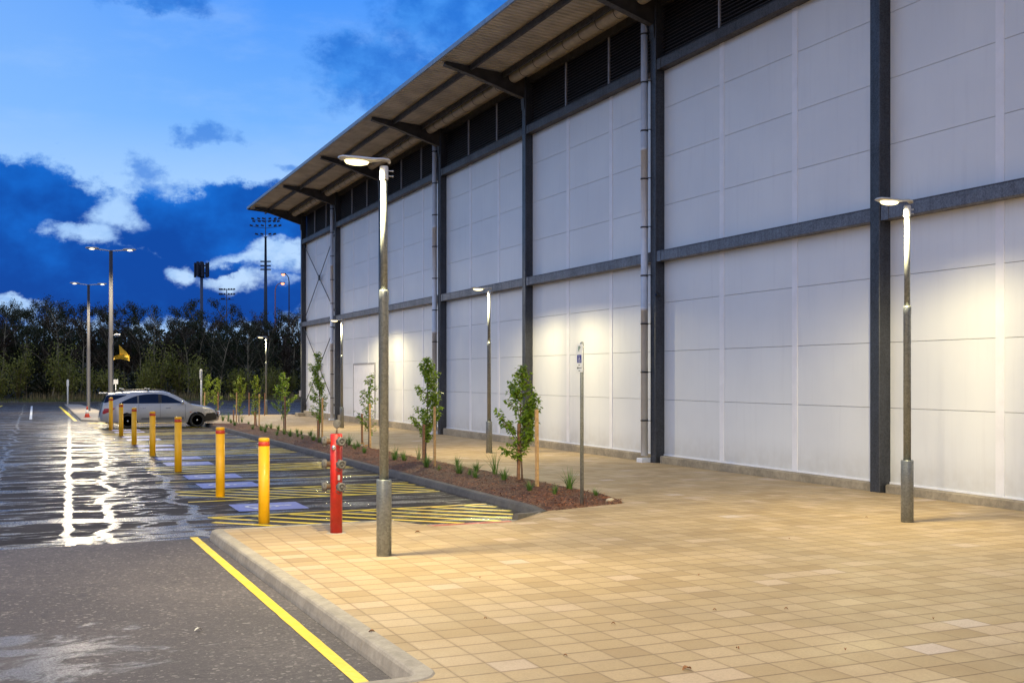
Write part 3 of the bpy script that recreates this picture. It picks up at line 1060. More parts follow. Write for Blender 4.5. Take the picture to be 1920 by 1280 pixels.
# double door in the bay behind the nearer lamp
ka, kb = ray(704), ray(664)
dy0, dy1 = XP / ka[0] * ka[1], XP / kb[0] * kb[1]
mb = MB()
mid = (dy0 + dy1) / 2
for a, b in ((dy0 + .05, mid - .006), (mid + .006, dy1 - .05)):
    mb.rbox(XP - .03, a, .20, XP + .02, b, 2.62, .006)
dr = mb.build('double_door', MAT['strip'], hall)
mb = MB()
mb.box(XP - .045, dy0 - .02, .20, XP + .0, dy0 + .045, 2.70)
mb.box(XP - .045, dy1 - .045, .20, XP + .0, dy1 + .02, 2.70)
mb.box(XP - .043, dy0 + .045, 2.63, XP + .0, dy1 - .045, 2.70)
mb.build('door_frame', MAT['mullion'], dr)
MB().tube([(XP - .04, mid - .09, 1.15), (XP - .09, mid - .09, 1.15), (XP - .09, mid - .2, 1.15)], .012, 6).build('door_handle', MAT['chrome'], dr)
# security camera and small box
y = COLY[3] - .19
mb = MB().rbox(XC - .02, y - .04, 4.02, XC + .10, y + .05, 4.10, .01)
mb.tube([(XC + .04, y + .05, 4.09), (XC + .04, y + .075, 4.16)], .015, 8)
sc_ = mb.build('security_camera', MAT['black'], hall)
MB().lathe([(.03, 0), (.03, .02), (.02, .025)], 12, (XC - .02, y, 4.06), Matrix.Rotation(-PI / 2, 3, 'Y')).build('camera_lens', MAT['glass'], sc_)
y = COLY[-1]
MB().rbox(XC - .10, y - .1, .95, XC - .003, y + .06, 1.30, .012).build('switch_box', MAT['mullion'], hall)
MB().rbox(XC - .30, ENDY - .75, -.7, XP + .06, ENDY + .1, .06, .02).build('column_footing', MAT['plinth'], hall)


# ------------------------------------------------------------------ lamps
def make_spot(name, loc, power, color, size=172, blend=.35, rad=.10):
    l = bpy.data.lights.new(name, 'SPOT')
    l.energy, l.color = power, color
    l.spot_size, l.spot_blend = R(size), blend
    l.shadow_soft_size = rad
    o = bpy.data.objects.new(name, l)
    col.objects.link(o)
    o.location = loc
    return o


WARM = (1.0, 0.85, 0.46)


def street_lamp(px, py, label, power, upper=.04, top=4.47):
    x, y, z = gp(px, py)
    o = thing('street_lamp', label, 'street lamp', (x, y, z), 0, 'galvanised pedestrian lamps on the pavement')
    MB().lathe([(.087, -.2), (.087, .86), (.083, .875), (.06, .875), (.06, .868)], 20).build('base_sleeve', MAT['pole'], o)
    MB().lathe([(.0525, .86), (.0525, 2.93), (.056, 2.94), (.056, 3.03), (.052, 3.05)], 20).build('pole', MAT['pole'], o)
    mb = MB().lathe([(.042, 3.03), (.038, top - .14)], 18)
    mb.build('upper_pole', MAT['pole'], o)
    mb = MB().lathe([(.046, top - .16), (.05, top - .15), (.05, top - .02), (.045, top)], 18)
    for dz in (.05, .11):
        mb.tube([(.045, 0, top - dz), (.10, 0, top - dz)], .006, 6)
        mb.lathe([(.011, 0), (.011, .012)], 6, (.098, 0, top - dz), Matrix.Rotation(PI / 2, 3, 'Y'))
    mb.build('spigot', MAT['head'], o)
    # flat lantern reaching out over the bays
    st = [(.07, .045, .02, .05), (.05, .06, .02, .075), (-.02, .07, .022, .08), (-.10, .085, .025, .07), (-.18, .125, .035, .055), (-.30, .14, .038, .055), (-.42, .13, .034, .06), (-.50, .10, .025, .07), (-.53, .05, .012, .075)]
    rings = []
    for sx, hw, hh, zc in st:
        rings.append([(sx, hw * math.cos(2 * PI * i / 14), top + zc - .01 + hh * math.sin(2 * PI * i / 14) * (1.0 if math.sin(2 * PI * i / 14) > 0 else .55)) for i in range(14)])
    hd = MB().loft(rings, True, True).build('lantern', MAT['head'], o)
    mb = MB()
    prof = [(.11, .028), (.108, .012), (.095, -.008), (.06, -.02), (.015, -.024)]
    mb.lathe([(r, z_) for r, z_ in prof], 20, (0, 0, 0), Matrix.Diagonal((1.3, .95, 1)))
    mb.v = [(a - .32, b, c + top + .012) for a, b, c in mb.v]
    mb.build('lamp_lens', MAT['lens'], hd)
    l = make_spot('lamp_light', (-.32, 0, top - .045), power, WARM)
    l.parent = hd
    return o


LP = 1500
street_lamp(720, 1041, 'galvanised lamp nearest the camera, beside the red hydrant', LP)
street_lamp(1701, 978, 'galvanised lamp standing alone on the paving at the right', LP * .68)
street_lamp(917, 849, 'galvanised lamp on the paving behind the row of young trees, left of the parking sign', LP * .74)
street_lamp(641, 802, 'galvanised lamp near the white double door at the far end of the hall', LP * .74)
street_lamp(499, 777, 'most distant galvanised lamp, standing past the end of the hall', LP * .74)


def double_lamp(xy, base_z, hz, label, power):
    x, y = xy
    o = thing('double_lamp', label, 'street lamp', (x, y, base_z), 0, 'tall twin-headed car park lamps')
    h = hz - base_z
    MB().lathe([(.14, -.3), (.14, .05), (.115, .06), (.115, 4.2), (.10, 4.22), (.085, h)], 18).build('pole', MAT['tallpole'], o)
    MB().tube([(-.75, 0, h + .06), (-.3, 0, h + .02), (0, 0, h - .02), (.3, 0, h + .02), (.75, 0, h + .06)], .03, 8).build('cross_arm', MAT['head'], o)
    for s_ in (-1, 1):
        rings = []
        for sx, hw, hh in ((.55, .06, .03), (.65, .13, .05), (.85, .17, .06), (1.05, .15, .05), (1.15, .07, .025)):
            rings.append([(s_ * sx, hw * math.cos(2 * PI * i / 12), h + .09 + hh * math.sin(2 * PI * i / 12)) for i in range(12)])
        hd = MB().loft(rings, True, True).build('lantern', MAT['head'], o)
        mb = MB().lathe([(.15, .03), (.15, 0), (.12, -.03), (.05, -.05)], 18, (s_ * .86, 0, h + .06))
        mb.build('lamp_lens', MAT['lenstall'], hd)
        l = make_spot('lamp_light', (s_ * .86, 0, h - .02), power, (1.0, .84, .56), 173, .15, .14)
        l.rotation_euler = (0, -s_ * R(24), 0)
        l.scale = (.12, 1, 1)
        l.parent = hd
    return o, x, y, base_z


d1 = double_lamp(far_point(166, 73.5), -.36, 8.15, 'tall twin lamp standing on the traffic island behind the traffic cone', 3600)
d2 = double_lamp(far_point(208, 53.5), -.29, 8.15, 'tall twin lamp rising from behind the silver car', 3600)
# the same kind of lamp stands in the aisle left of the camera: it throws the lamp pole's shadow across the paving
double_lamp((-7.5, -2.0), -.02, 8.4, 'tall twin car park lamp standing out of view left of the near road', 15500)
# things fixed to the second pole
_, x, y, z = d2
mb = MB().tube([(.1, 0, 0), (.2, -.05, .02)], .02, 6)
mb.rbox(.16, -.16, -.04, .42, -.02, .06, .02)
cam_ = mb.build('security_camera', MAT['white'], None, (x, y, hgt(628, x, y)))
tag(cam_, 'small white camera box fixed to the tall lamp pole behind the car', 'security camera')
zb = hgt(668, x, y)
mb = MB()
G = 8
vs = []
for i in range(G + 1):
    u = i / G
    for j in range(3):
        v = j / 2
        vs.append((.12 + .72 * u, .10 * math.sin(u * 5 + v * 2), -.16 - .02 * u + v * (.16 + .12 * u) + .05 * math.sin(u * 4)))
mb.add(vs, [(i * 3 + j, i * 3 + j + 1, i * 3 + j + 4, i * 3 + j + 3) for i in range(G) for j in range(2)])
mb.add([(.40, -.05, .0), (.84, .03, .02), (.70, .02, .22), (.36, -.04, .55)], [(0, 1, 2, 3)])
bn = mb.build('torn_banner', MAT['banner'], None, (x, y - .05, zb))
tag(bn, 'torn yellow banner flapping from the tall lamp pole above the car', 'banner')

# ------------------------------------------------------------------ bollards
BOLL = [(495, 980, 820), (413, 930, 800), (334, 884, 781), (286, 854, 771), (251.5, 833, 764), (227, 817, 756.5), (208, 806, 745)]
blab = ['yellow bollard nearest the camera, close to the pavement corner', 'second yellow bollard from the pavement, standing in the second hatched strip',
        'third yellow bollard from the pavement, in line with the front door of the car', 'fourth yellow bollard from the pavement, in front of the rear door of the car',
        'fifth yellow bollard from the pavement, beside the rear wheel of the car', 'sixth yellow bollard from the pavement, at the rear quarter of the car',
        'yellow bollard mostly hidden behind the rear end of the silver car']
for (px, py, pt), lab in zip(BOLL, blab):
    x, y, z = gp(px, py, KERB)
    h = (py - pt) / F * depth(x, y)
    o = thing('bollard', lab, 'bollard', (x, y, z), 0, 'yellow bollards along the parking bays')
    r = .083
    MB().lathe([(r, -.2), (r, h - .125)], 24).build('post', MAT['yellow'], o)
    MB().lathe([(r, h - .125), (r + .002, h - .122), (r + .002, h - .062), (r, h - .06)], 24, cap=False).build('red_band', MAT['redband'], o)
    MB().lathe([(r, h - .06), (r, h - .022), (r * .93, h - .008), (r * .7, h), (r * .2, h + .002)], 24).build('post_cap', MAT['yellow'], o)

# ------------------------------------------------------------------ hydrant standpipe
x, y, z = gp(630.5, 999)
s_ = depth(x, y) / F            # metres per photo pixel here
hyd = thing('fire_hydrant', 'red fire hydrant pillar with three pairs of capped outlets', 'hydrant', (x, y, z))
hh = (999 - 813) * s_
r = 11.3 * s_
MB().lathe([(r, -.1), (r, hh - .006), (r - .006, hh), (r - .02, hh), (r - .022, hh - .01), (.01, hh - .01)], 28).build('pillar', MAT['hydred'], hyd)
MB().lathe([(r + .05, -.05), (r + .05, .004), (r + .03, .008)], 24).build('ground_collar', MAT['kerb'], hyd)


def outlet(zc, ang, L=.13):
    mt = Matrix.Rotation(ang, 3, 'Z') @ Matrix.Rotation(PI / 2, 3, 'Y')
    nx_, ny_ = math.cos(ang), math.sin(ang)
    c = (nx_ * (r - .012), ny_ * (r - .012), zc)
    o = MB().lathe([(.035, 0), (.035, .05), (.048, .055), (.048, .085), (.042, .09), (.042, L)], 18, c, mt).build('outlet', MAT['brass'], hyd)
    c2 = (nx_ * (r - .012 + L), ny_ * (r - .012 + L), zc)
    mb = MB().lathe([(.056, -.03), (.059, -.024), (.059, .02), (.05, .034), (.034, .036), (.032, .026), (.018, .026), (.018, .04), (.005, .04)], 20, c2, mt)
    for q in range(4):
        a = q * PI / 2 + .5
        v = mt @ Vector((.064 * math.cos(a), .064 * math.sin(a), 0)) + Vector(c2)
        mb.cbox(v.x, v.y, v.z, .02, .02, .02)
    mb.build('outlet_cap', MAT['cap'], o)


for py in (826, 868.5, 910.5):
    zc = (999 - py) * s_
    outlet(zc, R(-84), .115)
    outlet(zc - .005, R(166), .085)
# small tag, chain and the valve stem with its dial
a = R(-80)
MB().cbox(math.cos(a) * (r + .003), math.sin(a) * (r + .003), (999 - 894) * s_, .03, .006, .065, Matrix.Rotation(a + PI / 2, 3, 'Z')).build('label_plate', MAT['pale'], hyd)
for py in (924, 882):
    pts = []
    for q in range(9):
        t = q / 8
        a = R(-110 + 60 * t)
        pts.append((math.cos(a) * (r + .012), math.sin(a) * (r + .012), (999 - py) * s_ - .045 * math.sin(PI * t) + .04))
    MB().tube(pts, .004, 5).build('cap_chain', MAT['cap'], hyd)
mb = MB().tube([(0, 0, hh - .02), (.01, 0, hh + .05), (.005, 0, hh + .09)], .012, 8)
mb.build('valve_stem', MAT['brass'], hyd)
mb = MB().lathe([(.042, -.018), (.05, -.012), (.05, .012), (.042, .018)], 18, (.01, 0, hh + .13), Matrix.Rotation(R(60), 3, 'Z') @ Matrix.Rotation(PI / 2, 3, 'Y') @ Matrix.Diagonal((1.15, 1, 1)))
mb.build('pressure_dial', MAT['cap'], hyd)
MB().lathe([(.022, 0), (.03, .01), (.028, .05), (.015, .06)], 12, (-r * .6, -r * .75, (999 - 842) * s_)).build('padlock', MAT['chrome'], hyd)

# ------------------------------------------------------------------ parking sign
x, y, z = gp(1091, 948)
z = bedz(x, y)
sg = thing('parking_sign', 'white accessible parking sign on a thin grey post at the garden bed near end', 'sign', (x, y, z))
s_ = depth(x, y) / F
ht = (948 - 643) * s_
MB().lathe([(.029, -.2), (.029, ht - .02), (.02, ht), (.005, ht + .004)], 14).build('post', MAT['pole'], sg)
ph = 52 * s_
pz = ht - .04 - ph / 2
pw = ph * .5
mb = MB().rbox(-.045, -pw / 2, pz - ph / 2, -.040, pw / 2, pz + ph / 2, .002)
pl = mb.build('sign_plate', MAT['white'], sg)
mb = MB()
for q in (-.4, .4):
    mb.lathe([(.034, -.012), (.034, .012)], 14, (0, 0, pz + ph * q))
    mb.box(-.041, -.03, pz + ph * q - .012, -.026, .03, pz + ph * q + .012)
mb.build('bracket', MAT['chrome'], sg)


def on_plate(mb):
    # local sign coordinates: X to the reader's right, Y up -> plate faces -X
    return [(-.0465 - c, -a, pz + b) for a, b, c in mb.v]


def text_mesh(s, size):
    cu = bpy.data.curves.new('letter', 'FONT')
    cu.body, cu.size = s, size
    cu.align_x, cu.align_y = 'CENTER', 'CENTER'
    ob = bpy.data.objects.new('letter', cu)
    col.objects.link(ob)
    dg = bpy.context.evaluated_depsgraph_get()
    me = bpy.data.meshes.new_from_object(ob.evaluated_get(dg))
    mb = MB()
    mb.add([tuple(v.co) for v in me.vertices], [tuple(p.vertices) for p in me.polygons])
    bpy.data.objects.remove(ob)
    bpy.data.meshes.remove(me)
    return mb


mb = text_mesh('P', ph * .27)
mb.v = [(a * 1.15, b + ph * .34, .0005) for a, b, c in mb.v]
# embolden
m2 = MB()
for d_ in (-.006, -.003, 0, .003, .006):
    m2.add([(a + d_, b, c + abs(d_) * .04) for a, b, c in mb.v], mb.f)
m2.v = on_plate(m2)
m2.build('letter', MAT['green'], pl)
mb = MB().quad((-pw * .34, -ph * .16, .0005), (pw * .34, -ph * .16, .0005), (pw * .34, ph * .13, .0005), (-pw * .34, ph * .13, .0005))
mb.v = on_plate(mb)
mb.build('blue_square', MAT['bluebox'], pl)
mb = MB()
wheelchair(mb, ph * .28, .0012)
mb.v = [(a, b - ph * .015, .0012 + (c - .0012) * .25) for a, b, c in mb.v]
mb.v = on_plate(mb)
mb.build('wheelchair_symbol', MAT['white'], pl)
mb = MB()
stroke(mb, [(-pw * .12, -ph * .24), (pw * .12, -ph * .24)], ph * .012, .0008)
stroke(mb, [(pw * .36, -ph * .34), (-pw * .2, -ph * .34)], ph * .012, .0008)
mb.add([(-pw * .40, -ph * .34, .0008), (-pw * .16, -ph * .39, .0008), (-pw * .16, -ph * .29, .0008)], [(0, 1, 2)])
stroke(mb, [(-pw * .1, -ph * .44), (pw * .14, -ph * .44)], ph * .012, .0008)
mb.v = on_plate(mb)
mb.build('arrow', MAT['ink'], pl)


# ------------------------------------------------------------------ foliage
def leaf(mb, p, d, n, L, w, fold=.25):
    s_ = d.cross(n)
    if s_.length < 1e-4:
        s_ = Vector((1, 0, 0))
    s_.normalize()
    n = s_.cross(d).normalized()
    mid = p + d * L * .45
    tip = p + d * L
    a = mid + s_ * w + n * w * fold
    b = mid - s_ * w + n * w * fold
    q = p + d * L * .8
    mb.add([p, a, q + s_ * w * .55 + n * w * fold * .4, tip, q - s_ * w * .55 + n * w * fold * .4, b], [(0, 1, 2, 3), (0, 3, 4, 5)])


def young_tree(px, py, ptop, width_px, label, mat, side=None, seed=1, dens=1.0, lean=0.0, base_clear=.17):
    rr = random.Random(seed)
    x, y, _ = gp(px, py)
    z = bedz(x, y) if in_bed(x, y) else g(y)
    s_ = depth(x, y) / F
    h = (py - ptop) * s_
    wr = width_px * s_ / 2
    o = thing('young_tree', label, 'tree', (x, y, z), 0, 'staked young trees in the garden bed')
    tb, lb = MB(), MB()
    lead = []
    for i in range(12):
        t = i / 11
        lead.append(Vector((lean * t + .03 * math.sin(t * 5 + seed), .03 * math.cos(t * 4 + seed), h * t)))
    tb.tube([(p.x, p.y, p.z - (.15 if i == 0 else 0)) for i, p in enumerate(lead)], [.019 * (1 - .85 * i / 11) + .002 for i in range(12)], 7)
    nb = int(34 * dens)
    twigs = []
    for i in range(nb):
        t = base_clear + (1 - base_clear) * (i + rr.random()) / nb * .97
        idx = min(10, int(t * 11))
        p = lead[idx].lerp(lead[idx + 1], t * 11 - idx)
        a = rr.uniform(0, 2 * PI)
        env = math.sin(PI * min(1, ((t - base_clear) / (1 - base_clear)) * .80 + .20)) ** .8
        ln = wr * env * rr.uniform(.65, 1.25)
        up = rr.uniform(.6, 1.5) * ln
        e = p + Vector((math.cos(a) * ln, math.sin(a) * ln, up))
        mid = p.lerp(e, .5) + Vector((math.cos(a), math.sin(a), 0)) * ln * .15
        twigs.append([p, mid, e])
    twigs.append([lead[8], lead[10], lead[11]])
    for (bx, bz0, bz1) in (side or []):
        p = lead[max(1, min(10, int(bz0 * 11)))]
        e = Vector((bx * wr, -.05, h * bz1))
        twigs.append([p, p.lerp(e, .5) + Vector((0, 0, -.04 * h * 0)), e])
        twigs.append([p.lerp(e, .4), p.lerp(e, .7) + Vector((0, .04, -.05)), e + Vector((.12 * (1 if bx < 0 else -1), .08, -.12))])
    for tw in twigs:
        tb.tube(tw, [.007, .005, .002], 5)
        L = (tw[2] - tw[0]).length
        nl = max(8, int(L / .0115 * dens))
        for q in range(nl):
            u = .12 + .88 * q / nl
            p = tw[0].lerp(tw[1], u * 2) if u < .5 else tw[1].lerp(tw[2], u * 2 - 1)
            a = rr.uniform(0, 2 * PI)
            dr = rr.uniform(-1.2, .1)
            d = Vector((math.cos(a), math.sin(a), dr)).normalized()
            leaf(lb, p + d * rr.uniform(.01, .05), d, Vector((rr.uniform(-.5, .5), rr.uniform(-.5, .5), 1)), rr.uniform(.05, .10), rr.uniform(.018, .036), rr.uniform(.1, .6))
    tb.build('trunk', MAT['bark'], o)
    lb.build('crown', MAT[mat], o)
    return o


young_tree(978, 905, 688, 62, 'staked young tree nearest the parking sign, with one branch reaching left', 'leaf', [(-1.75, .36, .63), (-1.5, .22, .30), (1.1, .45, .72)], 3, 1.25)
young_tree(800, 868, 671, 52, 'staked young tree right of the nearest lamp pole, dense and dark green', 'leaf', [(-1.3, .35, .45)], 5, 1.35)
young_tree(689, 838, 699, 42, 'thin sparse young tree just left of the nearest lamp pole', 'leaf', [(-1.2, .3, .5)], 8, .75, lean=.12)
young_tree(598, 820, 658, 38, 'tall slim young tree in front of the last braced bay of the hall', 'leaf', None, 13, 1.25, base_clear=.15)
young_tree(531, 806, 697, 28, 'young tree left of the hall corner with spreading low branches', 'leaf', [(1.9, .4, .62), (-1.6, .35, .5)], 21, .85)
young_tree(480, 800, 704, 20, 'narrow bright young tree just left of the most distant lamp', 'leaflight', None, 34, .85)
young_tree(449, 792, 702, 24, 'bright green young tree between the pale stake and the orange stake', 'leaflight', [(-1.6, .5, .62)], 55, .85)
young_tree(408, 782, 706, 22, 'young tree second nearest the car bonnet', 'leaflight', [(-1.6, .3, .5)], 57, .8)
young_tree(387, 778, 700, 24, 'light yellow-green young tree right beside the car bonnet', 'leaflight', [(-.9, .3, .5)], 60, .8, lean=.12)

STK = [(1007, 918, 774, 'stake', 'pale timber stake right of the young tree nearest the sign'), (972, 905, 800, 'stakedark', 'brown timber stake left of the young tree nearest the sign'),
       (815, 877, 766, 'stake', 'orange timber stake right of the dense dark young tree'), (794, 872, 800, 'stakedark', 'short brown stake left of the dense dark young tree'),
       (694, 840, 757, 'stake', 'pale stake right of the thin sparse young tree'), (679, 832, 775, 'stakedark', 'brown stake left of the thin sparse young tree'),
       (604, 828, 748, 'stake', 'orange stake right of the tall slim young tree'), (596, 824, 790, 'stakedark', 'brown stake left of the tall slim young tree'),
       (535, 812, 745, 'stakedark', 'dark stake in front of the young tree left of the hall corner'), (486, 800, 740, 'stake', 'orange stake beside the narrow bright young tree'),
       (478, 801, 775, 'stakedark', 'short dark stake at the foot of the narrow bright young tree'), (443, 793, 735, 'stake', 'pale yellow stake left of a bright green young tree'),
       (467, 779, 736, 'stakedark', 'reddish stake standing alone left of the narrow bright tree'), (496, 779, 736, 'stakedark', 'reddish stake just left of the most distant lamp'),
       (438, 791, 768, 'stakedark', 'short dark stake left of the pale yellow stake'), (409, 786, 735, 'stakedark', 'dark stake behind the car bonnet'), (383, 780, 735, 'stake', 'pale stake nearest the car mirror side, behind its bonnet')]
for px, py, pt, mt, lab in STK:
    x, y, _ = gp(px, py)
    z = bedz(x, y) if in_bed(x, y) else g(y)
    s_ = depth(x, y) / F
    h = (py - pt) * s_
    mb = MB()
    w = .026
    mb.loft([[(-w, -w, -.2), (w, -w, -.2), (w, w, -.2), (-w, w, -.2)], [(-w, -w, h - .02), (w, -w, h - .02), (w, w, h - .02), (-w, w, h - .02)], [(-w * .8, -w * .8, h), (w * .8, -w * .8, h), (w * .8, w * .8, h), (-w * .8, w * .8, h)]])
    o = mb.build('tree_stake', MAT[mt], None, (x, y, z), rnd.uniform(-.3, .3))
    o.rotation_euler.x = rnd.uniform(-.015, .015)
    o.rotation_euler.y = rnd.uniform(-.02, .02)
    tag(o, lab, 'stake', 'timber tree stakes')


def tuft_mesh(seed, h, nbl, spread):
    rr = random.Random(seed)
    mb = MB()
    for i in range(nbl):
        a = rr.uniform(0, 2 * PI)
        lean = rr.uniform(.1, 1) ** 1.2 * spread
        hb = h * rr.uniform(.55, 1.15)
        w = rr.uniform(.004, .009)
        r0 = rr.uniform(0, .04)
        base = Vector((math.cos(a) * r0, math.sin(a) * r0, -.01))
        d = Vector((math.cos(a), math.sin(a), 0))
        s_ = Vector((-d.y, d.x, 0))
        vs = []
        for q in range(5):
            t = q / 4
            p = base + d * lean * t ** 1.7 * h + Vector((0, 0, hb * (t - .28 * lean * t * t * 1.3)))
            ww = w * (1 - t * .9)
            vs += [p - s_ * ww, p + s_ * ww]
        mb.add(vs, [(2 * q, 2 * q + 1, 2 * q + 3, 2 * q + 2) for q in range(4)])
    return mb.mesh('grass_tuft', MAT['tuft'])


TM = [tuft_mesh(1, .30, 46, .8), tuft_mesh(2, .22, 60, .9), tuft_mesh(3, .42, 26, .6), tuft_mesh(4, .18, 50, 1.0)]
TUF = [(1068, 921, 0, 'bright strappy grass tuft left of the parking sign post'), (1117, 931, 3, 'small bright tuft right of the parking sign post'), (993, 925, 1, 'low tuft at the foot of the young tree nearest the sign'),
       (1040, 930, 3, None), (928, 893, 2, 'tall wispy tuft between two staked young trees'), (945, 905, 1, None), (893, 888, 1, None), (880, 896, 3, None), (857, 878, 0, None), (861, 893, 1, None), (892, 900, 3, None),
       (800, 880, 1, None), (823, 886, 3, None), (742, 858, 2, None), (740, 866, 1, None), (758, 868, 3, None), (785, 866, 2, None), (683, 853, 1, 'tuft with small orange flowers below the sparse young tree'), (665, 846, 1, None), (655, 838, 0, None), (672, 840, 3, None),
       (588, 829, 1, None), (599, 833, 3, None), (584, 818, 3, None), (558, 822, 1, None), (567, 826, 1, None), (544, 821, 1, None), (533, 817, 3, None), (557, 813, 1, None), (565, 816, 3, None), (508, 805, 1, None), (500, 803, 3, None), (522, 808, 1, None),
       (474, 807, 1, None), (490, 810, 3, None), (497, 813, 1, None), (466, 796, 1, None), (456, 792, 2, None), (440, 800, 1, None), (428, 792, 2, None), (418, 791, 0, None), (433, 795, 1, None), (519, 818, 3, None), (648, 832, 1, None)]
for i, (px, py, k, lab) in enumerate(TUF):
    x, y, _ = gp(px, py)
    x = min(max(x, BX0 + .2), BX1 - .1)
    z = bedz(x, y)
    o = bpy.data.objects.new('grass_tuft', TM[k])
    col.objects.link(o)
    o.location = (x, y, z)
    o.rotation_euler.z = rnd.uniform(0, 6)
    sc = rnd.uniform(.8, 1.5)
    o.scale = (sc, sc, sc)
    tag(o, lab or 'small green grass tuft growing in the brown bark mulch of the bed', 'plant', 'grass tufts in the garden bed')
    if lab and 'orange' in lab:
        mb = MB()
        for q in range(7):
            fx, fy, fz = rnd.uniform(-.14, .14), rnd.uniform(-.1, .1), rnd.uniform(.16, .26)
            mb.lathe([(.004, -.01), (.022, .004), (.026, .014), (.006, .01)], 7, (fx, fy, fz))
        mb.build('flowers', MAT['petal'], o)

# stone and dark lump on the mulch, leaves and scraps on the paving
x, y, _ = gp(1156, 942)
mb = MB()
rings = []
for r_, zz in ((.05, -.02), (.075, .0), (.07, .025), (.035, .045)):
    rings.append([(r_ * math.cos(a_ * PI / 4) * (1 + .2 * math.sin(a_ * 2.1)), r_ * .7 * math.sin(a_ * PI / 4) * (1 + .15 * math.cos(a_ * 1.3)), zz) for a_ in range(8)])
mb.loft(rings, True, True)
tag(mb.build('stone', MAT['stone'], None, (x - .05, y + .12, bedz(x, y + .1))), 'pale stone at the pointed tip of the garden bed', 'stone')


def curl_leaf(L, w, seed):
    rr = random.Random(seed)
    mb = MB()
    vs = []
    for i in range(5):
        t = i / 4
        ww = w * math.sin(PI * (.08 + .86 * t))
        z0 = .012 * math.sin(t * PI) + .003
        vs += [(L * (t - .5), -ww, z0 + ww * .6), (L * (t - .5), 0, z0 - .002), (L * (t - .5), ww, z0 + ww * .5)]
    mb.add(vs, [(i * 3 + j, i * 3 + j + 1, i * 3 + j + 4, i * 3 + j + 3) for i in range(4) for j in range(2)], True)
    return mb


LV = [(1288, 1255, 'brown fallen leaf on the paving at the bottom, right of centre', 1.1), (697, 1185, 'small brown leaf beside the kerb at the bottom', .8), (783, 998, 'yellowish leaf on the paving right of the nearest lamp base', 1.0),
      (1474, 1142, None, .5), (1310, 1078, None, .5), (1340, 1144, None, .5), (1585, 1218, None, .45), (1383, 1216, None, .5), (900, 1083, None, .5), (1625, 970, None, .5), (1750, 1160, None, .45), (1150, 1170, None, .5), (1060, 1230, None, .45), (910, 1160, None, .4), (1480, 1010, None, .4)]
for i, (px, py, lab, s_) in enumerate(LV):
    x, y, z = gp(px, py)
    o = curl_leaf(.07 * s_, .022 * s_, i).build('fallen_leaf', MAT['litter'], None, (x, y, z + .001), rnd.uniform(0, 6))
    tag(o, lab or 'tiny scrap of dry brown leaf lying on the tan paving', 'leaf', 'dry leaves on the paving')
for px, py, lab in ((372, 1184, 'white scrap of paper lying on the road left of the yellow line'),):
    x, y, z = gp(px, py, KERB)
    tag(curl_leaf(.07, .02, 3).build('paper_scrap', MAT['pale'], None, (x, y, z + .012), .3), lab, 'litter')
x, y, z = gp(695, 1270, KERB)

